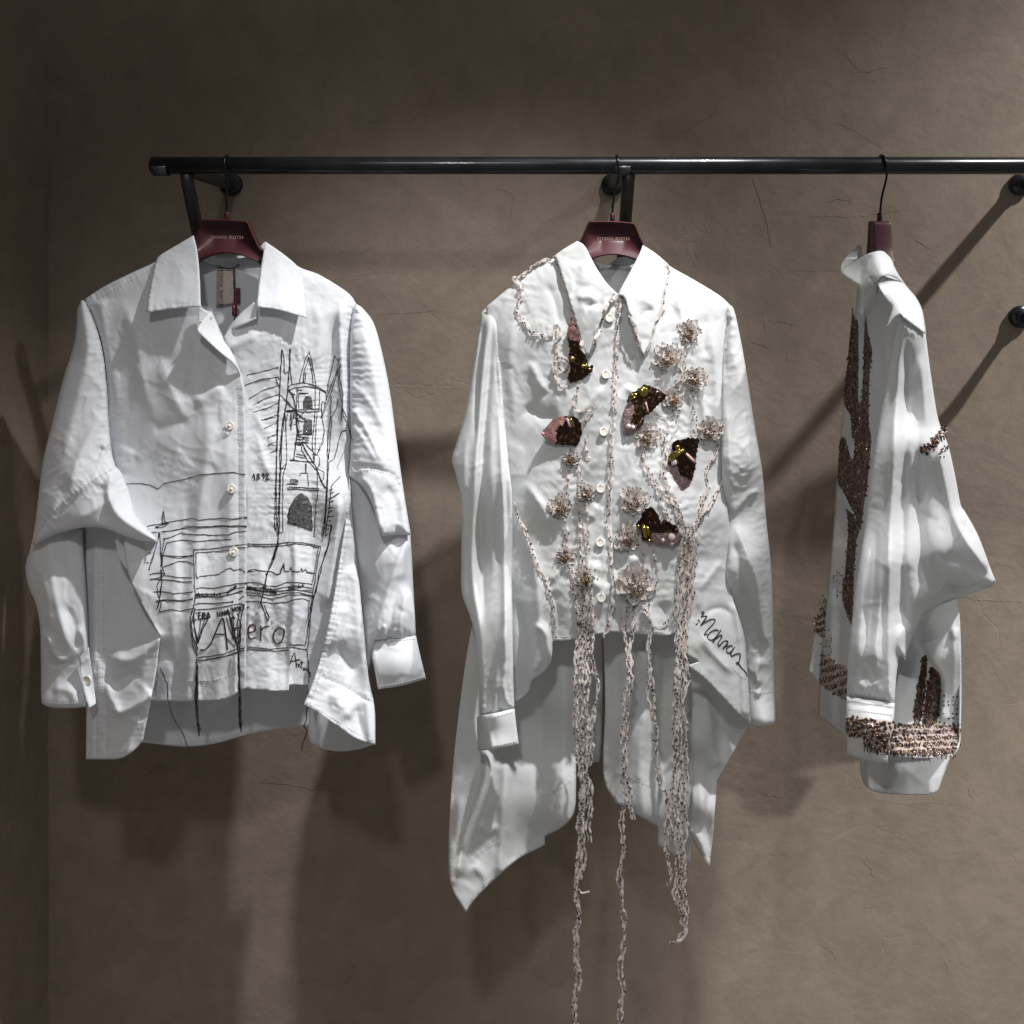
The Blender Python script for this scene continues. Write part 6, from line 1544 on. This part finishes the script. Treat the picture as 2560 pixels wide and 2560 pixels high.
low3 = Panel('hem_lining', [(2150, 1890, 1), (2152, 1935), (2168, 1968), (2200, 1982), (2260, 1986), (2328, 1985), (2345, 1975), (2354, 1950), (2378, 1886, 1), (2300, 1862), (2200, 1862)],
             [(2152, 1900, -20), (2170, 1965, -10), (2260, 1984, -50), (2345, 1970, -40), (2378, 1886, -20), (2250, 1900, -80)], C3, s3,
             folds=[fold([(2215, 1880), (2212, 1975)], -9, 12, 16, .1, .1), fold([(2225, 1895), (2250, 1930), (2290, 1920), (2310, 1880)], 9, 14, 22), fold([(2322, 1880), (2325, 1980)], 9, 10, 22, .1, 0), fold([(2225, 1900), (2270, 1925), (2318, 1965)], 4, 6, 8), fold([(2170, 1900), (2172, 1970)], 5, 8, 8, .2, 0)], wrinkles=WC, res=5.5, creases=(8, 44))
ff3 = Panel('front_edge', [(2070, 1470, 1), (2050, 1525), (2038, 1570), (2034, 1600), (2028, 1645), (2022, 1676, 1), (2050, 1708), (2090, 1720, 1), (2085, 1500)], [(2070, 1475, 90), (2022, 1675, 120), (2085, 1700, 80)], C3, s3, res=6, hem=[])
f3 = Panel('front_panel', [(2150, 690, 1), (2142, 740), (2136, 800), (2126, 870), (2116, 950), (2107, 1030), (2101, 1100), (2093, 1190), (2086, 1290), (2076, 1400), (2067, 1500), (2058, 1590), (2052, 1650), (2049, 1720), (2046, 1786, 1), (2080, 1815), (2118, 1842, 1), (2165, 1840), (2195, 1500), (2232, 1050), (2255, 830), (2240, 740), (2205, 690, 1)],
           [(2150, 700, 20), (2138, 780, 40), (2103, 1080, 46), (2085, 1300, 50), (2066, 1500, 50), (2048, 1740, 60), (2110, 1830, -30), (2160, 1830, -120), (2180, 1200, -110), (2215, 1000, -130), (2245, 830, -140), (2200, 720, -50), (2170, 1500, -110), (2130, 1100, 0), (2160, 900, -30), (2110, 1400, -10)], C3, s3,
           folds=[fold([(2152, 720), (2150, 830), (2148, 900)], 8, 5, 12, 0, .2), fold([(2175, 760), (2178, 900), (2170, 1100), (2150, 1400)], 6, 12, 12), fold([(2200, 780), (2205, 900), (2200, 1000)], -8, 10, 12), fold([(2085, 1450), (2078, 1600), (2080, 1800)], 6, 10, 14, .2, 0), fold([(2105, 1500), (2098, 1650), (2100, 1820)], -5, 8, 8, .2, 0)], wrinkles=WC, res=5, creases=(16, 42, 85, 30, 0.8))
b3b = Panel('side_panel', [(2306, 1528, 1), (2350, 1512), (2393, 1496, 1), (2400, 1560), (2403, 1700), (2402, 1800), (2399, 1862), (2382, 1892, 1), (2300, 1895), (2215, 1888, 1), (2230, 1770), (2245, 1690), (2262, 1625), (2285, 1560)],
            [(2310, 1530, -110), (2390, 1500, -120), (2400, 1700, -60), (2398, 1860, -60), (2300, 1890, -110), (2220, 1880, -120), (2245, 1700, -70), (2280, 1650, -50), (2345, 1650, -125), (2330, 1800, -60), (2370, 1600, -130)], C3, s3,
            folds=[fold([(2306, 1600), (2318, 1632), (2345, 1670), (2360, 1705), (2358, 1760), (2352, 1810)], 14, 22, 5, .05, .1), fold([(2380, 1540), (2385, 1620), (2380, 1760)], 9, 14, 10), fold([(2392, 1570), (2386, 1600)], 5, 6, 6)], wrinkles=WC, res=5.5, lean=26, creases=(14, 43))
z3u = Panel('sleeve_fold', [(2300, 1520, 1), (2345, 1480), (2375, 1455), (2440, 1455), (2488, 1450, 1), (2478, 1466), (2440, 1480), (2396, 1497), (2350, 1514), (2306, 1534, 1)], [(2306, 1530, -120), (2375, 1460, -150), (2486, 1455, -185), (2396, 1495, -110), (2440, 1478, -130)], C3, s3, wrinkles=WC, res=5.5, lean=26)
z3 = Panel('sleeve', [(2250, 783, 1), (2268, 798), (2290, 815), (2314, 835, 1), (2325, 920), (2340, 1020), (2350, 1062), (2370, 1112), (2386, 1180), (2402, 1262), (2412, 1278), (2446, 1340), (2476, 1420), (2489, 1452, 1), (2478, 1464), (2440, 1467), (2400, 1464), (2372, 1462), (2350, 1482), (2322, 1510), (2300, 1548), (2280, 1592), (2262, 1648, 1), (2250, 1640), (2244, 1665), (2240, 1700), (2236, 1758, 1), (2175, 1751), (2117, 1742, 1), (2118, 1700), (2125, 1600), (2136, 1500), (2150, 1400), (2165, 1300), (2180, 1180), (2195, 1080), (2211, 980), (2226, 900), (2240, 830)],
           [(2252, 790, -188), (2310, 838, -160), (2240, 850, -176), (2200, 1060, -160), (2160, 1330, -165), (2120, 1700, -185), (2236, 1750, -200), (2262, 1640, -176), (2345, 1060, -140), (2400, 1260, -140), (2486, 1450, -190), (2372, 1460, -160), (2270, 1100, -194), (2230, 1400, -202), (2180, 1650, -206), (2300, 1300, -170), (2400, 1400, -186), (2305, 1540, -165)], C3, s3, puff=22, puff_r=44, back=34,
           folds=[fold([(2254, 800), (2244, 950), (2232, 1150), (2222, 1400), (2222, 1640), (2225, 1755)], 12, 26, 12, .02, 0), fold([(2265, 830), (2268, 1000), (2258, 1250), (2256, 1450), (2265, 1600)], -16, 18, 34, .1, .1), fold([(2195, 1300), (2182, 1450), (2170, 1600), (2150, 1740)], -9, 10, 10, .2, .1), fold([(2205, 1400), (2195, 1550), (2185, 1700)], 7, 9, 12), fold([(2165, 1400), (2150, 1550), (2140, 1700)], 6, 12, 10),
                  fold([(2288, 930), (2294, 1150), (2302, 1350), (2312, 1500)], -17, 26, 34, .25, .15), fold([(2338, 1060), (2362, 1200), (2398, 1320), (2474, 1440)], 12, 30, 16, .2, .1), fold([(2400, 1300), (2420, 1330), (2440, 1345)], -4, 6, 6), fold([(2350, 1400), (2400, 1400), (2470, 1440)], -10, 22, 20, .3, .1), fold([(2330, 1380), (2345, 1440), (2340, 1490)], -8, 20, 20), fold([(2256, 1560), (2250, 1620), (2262, 1648)], 8, 8, 8, .2, 0),
                  fold([(2258, 800), (2262, 825)], 5, 4, 4, 0, .3), fold([(2268, 808), (2274, 840)], 5, 4, 4, 0, .3), fold([(2280, 818), (2288, 850)], 4, 4, 4, 0, .3), fold([(2150, 1690), (2160, 1720), (2200, 1700)], 7, 10, 10), fold([(2165, 1640), (2185, 1690), (2180, 1740)], -6, 10, 10), fold([(2300, 880), (2310, 1000), (2320, 1080)], 5, 16, 12)],
           wrinkles=WC, res=5.5, hem=[[(2414, 1300), (2408, 1325), (2386, 1352)]], lean=12, pucker=[([(2252, 790), (2268, 802), (2290, 818), (2312, 836)], 2.0, 12, 20), ([(2117, 1740), (2175, 1749), (2236, 1756)], 2.4, 22, 30)], creases=(80, 41, 75, 45, 1.1))
cf3 = Panel('cuff', [(2116, 1741, 1), (2175, 1750), (2237, 1758, 1), (2234, 1800), (2222, 1850), (2219, 1907, 1), (2165, 1900), (2118, 1886, 1), (2116, 1810)], [(2117, 1745, -188), (2236, 1760, -204), (2219, 1905, -214), (2118, 1884, -190), (2170, 1820, -226)], C3, s3, puff=4, puff_r=12, back=24, wrinkles=[(50, 50, 0, 1.4, 210, 0)], res=5,
            folds=[fold([(2120, 1758), (2175, 1766), (2234, 1774)], -1.5, 3, 3, 0, 0)], hem=[[(2120, 1750), (2175, 1759), (2234, 1767)], [(2122, 1772), (2175, 1780), (2232, 1788)], [(2122, 1878), (2165, 1892), (2215, 1899)]], lean=26, creases=(5, 47, 60, 60, 0.5))
y3 = Panel('shoulder_yoke', [(2192, 704, 1), (2206, 690), (2226, 688), (2262, 711, 1), (2276, 728), (2292, 748), (2306, 780), (2315, 836, 1), (2290, 817), (2268, 801), (2250, 784, 1), (2238, 792), (2226, 806), (2218, 818, 1), (2222, 800), (2232, 768), (2220, 752), (2203, 728)],
           [(2200, 700, -85), (2262, 712, -30), (2300, 770, -110), (2314, 834, -172), (2250, 784, -204), (2218, 817, -196), (2228, 765, -165), (2240, 730, -125)], C3, s3,
           folds=[fold([(2215, 700), (2245, 735), (2266, 775), (2264, 790)], 5, 10, 14, .1, 0), fold([(2272, 775), (2282, 795)], -5, 5, 5), fold([(2228, 812), (2250, 790), (2275, 808), (2312, 834)], 2.5, 4, 4, 0, 0)], wrinkles=[(40, 60, 20, 1.8, 211, 0)], res=4.5, thick=0.0014,
           hem=[[(2224, 806), (2238, 790), (2250, 780), (2268, 796), (2290, 811), (2313, 829)], [(2216, 696), (2240, 715), (2262, 750), (2266, 778)]], pucker=[([(2220, 814), (2238, 792), (2250, 783), (2268, 799), (2290, 815), (2313, 834)], 1.2, 11, 9)], creases=(6, 45))
cs3 = Panel('collar_stand', [(2140, 650, 1), (2142, 618), (2152, 612), (2158, 640), (2190, 640), (2215, 640, 1), (2235, 690), (2215, 715), (2170, 722), (2140, 705, 1)], [(2140, 620, 60), (2155, 640, 70), (2215, 645, 30), (2230, 690, 0), (2150, 710, 20)], C3, s3, res=5)
cl3b = Panel('collar', [(2149, 612, 1), (2126, 632), (2110, 650), (2103, 664), (2103, 681, 1), (2116, 672), (2137, 651), (2142, 648, 1), (2144, 630)], [(2149, 614, 60), (2103, 665, 30), (2104, 680, 10), (2140, 650, 40)], C3, s3, res=4.5, thick=0.0018, folds=[fold([(2140, 622), (2138, 650)], -3, 3, 3, 0, 0)])
cl3 = Panel('collar', [(2103, 682, 1), (2112, 668), (2135, 655), (2158, 641), (2180, 632), (2200, 628), (2216, 634), (2228, 650), (2242, 682), (2263, 712, 1), (2245, 699), (2226, 689), (2206, 690), (2190, 703), (2184, 714, 1), (2168, 724), (2150, 716), (2135, 704), (2118, 693)],
            [(2104, 681, 6), (2140, 655, 10), (2190, 630, -40), (2215, 634, -30), (2262, 711, -10), (2220, 688, -105), (2185, 712, -96), (2150, 715, -60), (2185, 670, -84), (2125, 690, -22)], C3, s3,
            folds=[fold([(2160, 650), (2155, 680), (2150, 710)], -5, 6, 8), fold([(2172, 645), (2168, 685)], 4, 6, 6), fold([(2178, 690), (2186, 710)], -4, 6, 5, .2, 0)], wrinkles=[(26, 30, 0, 1.6, 213, 0)], res=4.5, thick=0.002,
            hem=[[(2256, 703), (2226, 683), (2206, 684), (2186, 703)]], creases=(6, 46, 60, 60, 0.6))

# back of the body, closing the side between the shoulder and the far back panel
LA = [(2240, 700, -20), (2270, 735, -70), (2296, 780, -110), (2308, 840, -140), (2314, 920, -130), (2328, 1010, -125), (2344, 1200, -120), (2384, 1470, -110), (2398, 1650, -84), (2400, 1760, -88), (2396, 1856, -92)]
LB = [(2228, 700, 20), (2262, 735, 46), (2286, 780, 62), (2302, 850, 72), (2314, 920, 84), (2322, 1010, 96), (2338, 1200, 110), (2376, 1470, 104), (2390, 1650, 96), (2390, 1760, 94), (2386, 1856, 92)]
NS = 12
V, Fc = [], []
A_ = curve([q[:2] for q in LA], 12)
ta = np.linspace(0, 1, len(A_))
sa_ = np.r_[0, np.cumsum(np.hypot(*np.diff(np.array([q[:2] for q in LA]), axis=0).T))]; sa_ /= sa_[-1]
sb_ = np.r_[0, np.cumsum(np.hypot(*np.diff(np.array([q[:2] for q in LB]), axis=0).T))]; sb_ /= sb_[-1]
LAa, LBa = np.array(LA, float), np.array(LB, float)
for t in ta:
    pa = np.array([np.interp(t, sa_, LAa[:, k]) for k in range(3)]); pb = np.array([np.interp(t, sb_, LBa[:, k]) for k in range(3)])
    for j in range(NS + 1):
        u = j / NS
        q = pa * (1 - u) + pb * u
        q[0] += 2.0 * math.sin(math.pi * u) + 3.0 * float(pnoise(u * 3.0, t * 9.0, 77))
        V.append(P(q[0], q[1], D(q[2])))
for i in range(len(ta) - 1):
    for j in range(NS):
        a0 = i * (NS + 1) + j
        Fc.append((a0, a0 + 1, a0 + NS + 2, a0 + NS + 1))
ob = mesh_obj('back_panel', V, Fc, C3, s3)
ob.modifiers.new('cloth_thickness', 'SOLIDIFY').thickness = 0.0009

# ---------------- bead embroidery
M['bead_a'] = simple('dark_bronze_bead', (0.030, 0.016, 0.015), 0.22, 0.55, .6)
M['bead_b'] = simple('bronze_bead', (0.14, 0.085, 0.075), 0.2, 0.75, .6)
M['bead_c'] = simple('pale_rose_gold_bead', (0.58, 0.46, 0.42), 0.16, 0.85, .6)
M['bead_d'] = simple('amber_gold_bead', (0.26, 0.15, 0.05), 0.2, 0.85, .6)
M['net_brown'] = simple('brown_tulle_net', (0.15, 0.108, 0.093), 0.8, var=0.4, scale=220)
BM = [M['bead_a'], M['bead_b'], M['bead_c'], M['bead_d']]


def beads(panel_list, polys, name, parent, pitch=4.3, r=0.00165, mix=(0.5, 0.34, 0.10, 0.06), seed=1, density=1.0, stripes=None, default=D(0)):
    rg = np.random.RandomState(seed)
    g = Geo()
    for poly in polys:
        lo = np.array(poly, float)
        x0, y0 = lo.min(0); x1, y1 = lo.max(0)
        gx, gy = np.meshgrid(np.arange(x0 - 3, x1 + 3, pitch), np.arange(y0 - 3, y1 + 3, pitch))
        gx = (gx + rg.uniform(-1.5, 1.5, gx.shape)).ravel(); gy = (gy + rg.uniform(-1.5, 1.5, gy.shape)).ravel()
        ex = pnoise(gx / 9.0, gy / 9.0, seed) * 8.0 + pnoise(gx / 4.0, gy / 4.0, seed + 6) * 4.0
        m = inside(gx + ex, gy + ex, lo) & (rg.rand(len(gx)) < density)
        if stripes:
            ang, per, frac = stripes
            a = math.radians(ang)
            ph = (gx * math.cos(a) + gy * math.sin(a)) / per + 0.25 * pnoise(gx / 20, gy / 20, seed + 4)
            m &= (ph % 1.0) < frac
        gx, gy = gx[m], gy[m]
        if not len(gx):
            continue
        d = surf_depth(panel_list, gx, gy, default)
        tone = pnoise(gx / 16.0, gy / 16.0, seed + 2)
        for x, y, dd, tn in zip(gx, gy, d, tone):
            q = rg.rand() - tn * 0.35
            k = 0 if q < mix[0] else 1 if q < mix[0] + mix[1] else 2 if q < mix[0] + mix[1] + mix[2] else 3
            rr = r * rg.uniform(0.75, 1.25)
            g.add(ico(P(x, y, dd - rr * 0.9), rr, (1, 1, rg.uniform(.8, 1.5))), ICO_F, k)
    o = g.obj(name, BM, parent)
    o['kind'] = 'stuff'
    return o


M['net_pale'] = simple('pale_rose_tulle_net', (0.46, 0.385, 0.355), 0.8, var=0.25, scale=220)


def net(panel, poly, parent, lift=0.0012, mat='net_brown'):
    n = Panel('tulle_applique', [tuple(p) for p in poly], 0, M[mat], parent, res=5, thick=0.0005)
    drape_on(n.obj, panel, lift)
    return n


A1 = [(2131, 768), (2137, 800), (2145, 802), (2146, 900), (2145, 960), (2146, 1010), (2154, 1000), (2158, 940), (2160, 880), (2161, 830), (2165, 790), (2169, 826), (2174, 850), (2180, 880), (2174, 930), (2172, 1000), (2172, 1060), (2178, 1105), (2172, 1170), (2168, 1210), (2160, 1260), (2155, 1300), (2150, 1325), (2135, 1280), (2118, 1248), (2106, 1225), (2096, 1210), (2096, 1160), (2100, 1100), (2113, 1095), (2120, 1120), (2132, 1150), (2138, 1105), (2130, 1085), (2127, 1041), (2116, 1022), (2110, 1000), (2112, 960), (2118, 920), (2122, 870), (2128, 810)]
A2 = [(2116, 1272), (2135, 1290), (2148, 1325), (2142, 1345), (2136, 1414), (2133, 1492), (2130, 1560), (2124, 1552), (2112, 1520), (2106, 1490), (2112, 1440), (2118, 1370), (2121, 1312)]
net(f3, A1, f3.obj); net(f3, A2, f3.obj)
net(f3, [(2053, 1642), (2068, 1645), (2090, 1660), (2118, 1672), (2118, 1745), (2080, 1730), (2051, 1704)], f3.obj, mat='net_pale')
net(b3b, [(2306, 1645), (2318, 1645), (2303, 1796), (2284, 1796)], b3b.obj)
net(b3b, [(2327, 1668), (2352, 1694), (2343, 1800), (2308, 1802)], b3b.obj)
net(ff3, [(2060, 1495), (2066, 1500), (2064, 1586), (2056, 1592), (2038, 1578), (2042, 1548), (2051, 1524)], ff3.obj, mat='net_pale')
beads([f3], [A1], 'bead_embroidery', f3.obj, seed=31, density=0.78)
beads([f3], [A2], 'bead_embroidery', f3.obj, seed=32, density=0.85)
beads([f3], [[(2082, 1440), (2104, 1400), (2112, 1440), (2106, 1500), (2090, 1495)], [(2096, 1100), (2110, 1090), (2122, 1130), (2098, 1150)]], 'scattered_beads', f3.obj, pitch=7, r=0.0015, seed=33, density=0.55)
beads([f3], [[(2052, 1636), (2066, 1640), (2090, 1655), (2120, 1668), (2120, 1750), (2080, 1735), (2049, 1708)]], 'bead_embroidery', f3.obj, seed=34, pitch=3.5, r=0.0015, stripes=(72, 21, 0.62), mix=(.62, .2, .06, .12))
beads([f3], [[(2055, 1575), (2082, 1570), (2080, 1640), (2054, 1640)]], 'scattered_beads', f3.obj, pitch=7, r=0.0015, seed=35, density=0.5)
beads([ff3, f3], [[(2058, 1488), (2067, 1490), (2066, 1590), (2058, 1596), (2036, 1580), (2040, 1545), (2050, 1520)]], 'bead_embroidery', ff3.obj, seed=36, pitch=3.5, r=0.0015, stripes=(70, 16, 0.66), mix=(.4, .2, .1, .3), default=D(100))
band = [(2112, 1788), (2170, 1796), (2235, 1806), (2300, 1809), (2345, 1812), (2402, 1812), (2400, 1850), (2386, 1886), (2330, 1889), (2230, 1882), (2160, 1868), (2160, 1846), (2112, 1838)]
NB1 = [(2114, 1790), (2170, 1797), (2232, 1805), (2224, 1850), (2222, 1876), (2165, 1862), (2160, 1846), (2116, 1836)]
NB2 = [(2240, 1810), (2300, 1812), (2345, 1815), (2398, 1816), (2397, 1848), (2382, 1880), (2330, 1884), (2232, 1878), (2234, 1850)]
net(cf3, NB1, cf3.obj, mat='net_pale'); net(b3b, NB2, b3b.obj, mat='net_pale')
left_band = [(x, y) for x, y in [(2112, 1788), (2170, 1796), (2234, 1806), (2226, 1850), (2222, 1880), (2160, 1866), (2160, 1846), (2112, 1838)]]
right_band = [(2232, 1806), (2300, 1809), (2345, 1812), (2402, 1812), (2400, 1850), (2386, 1888), (2330, 1890), (2226, 1882)]
beads([cf3], [left_band], 'bead_embroidery', cf3.obj, seed=37, mix=(.36, .34, .26, .04), r=0.0018, density=.95, pitch=3.9, stripes=(80, 15, 0.7))
beads([b3b, cf3], [right_band], 'bead_embroidery', b3b.obj, seed=38, mix=(.34, .28, .26, .12), r=0.0018, density=.9, pitch=3.9, stripes=(88, 16, 0.68))
beads([b3b], [[(2306, 1640), (2320, 1640), (2304, 1800), (2282, 1800)], [(2326, 1664), (2340, 1676), (2326, 1806), (2306, 1806)], [(2340, 1680), (2354, 1692), (2345, 1806), (2330, 1806)]], 'bead_embroidery', b3b.obj, seed=39, density=1.0, pitch=3.7, mix=(.66, .22, .04, .08))
beads([b3b], [[(2362, 1722), (2400, 1738), (2402, 1810), (2352, 1812)]], 'scattered_beads', b3b.obj, pitch=11, seed=40, density=0.6)
beads([z3], [[(2301, 1132), (2304, 1118), (2340, 1086), (2360, 1062), (2368, 1072), (2368, 1094), (2340, 1112), (2316, 1140)]], 'bead_embroidery', z3.obj, seed=41, mix=(.36, .34, .22, .08), r=0.0019)
beads([z3], [[(2342, 1132), (2360, 1118), (2376, 1110), (2376, 1120), (2350, 1144)]], 'bead_embroidery', z3.obj, seed=42, density=.6)
# fringe of bugle beads along the lower edge of the band
g = Geo()
rg = np.random.RandomState(77)
for k in range(120):
    t = rg.rand()
    x = 2160 + t * 225
    y = 1866 + 14 * smooth01(t * 2) + rg.uniform(-4, 4)
    pl = cf3 if x < 2222 else b3b
    d = float(surf_depth([cf3, b3b], [x], [y], D(-120))[0]) - 0.003
    V, Fc = tube_geo([P(x, y, d), P(x + rg.uniform(-1.5, 1.5), y + rg.uniform(6, 16), d - 0.001)], 0.0009, 5)
    g.add(V, Fc, int(rg.randint(0, 3)))
o = g.obj('bead_fringe', BM, cf3.obj); o['kind'] = 'stuff'
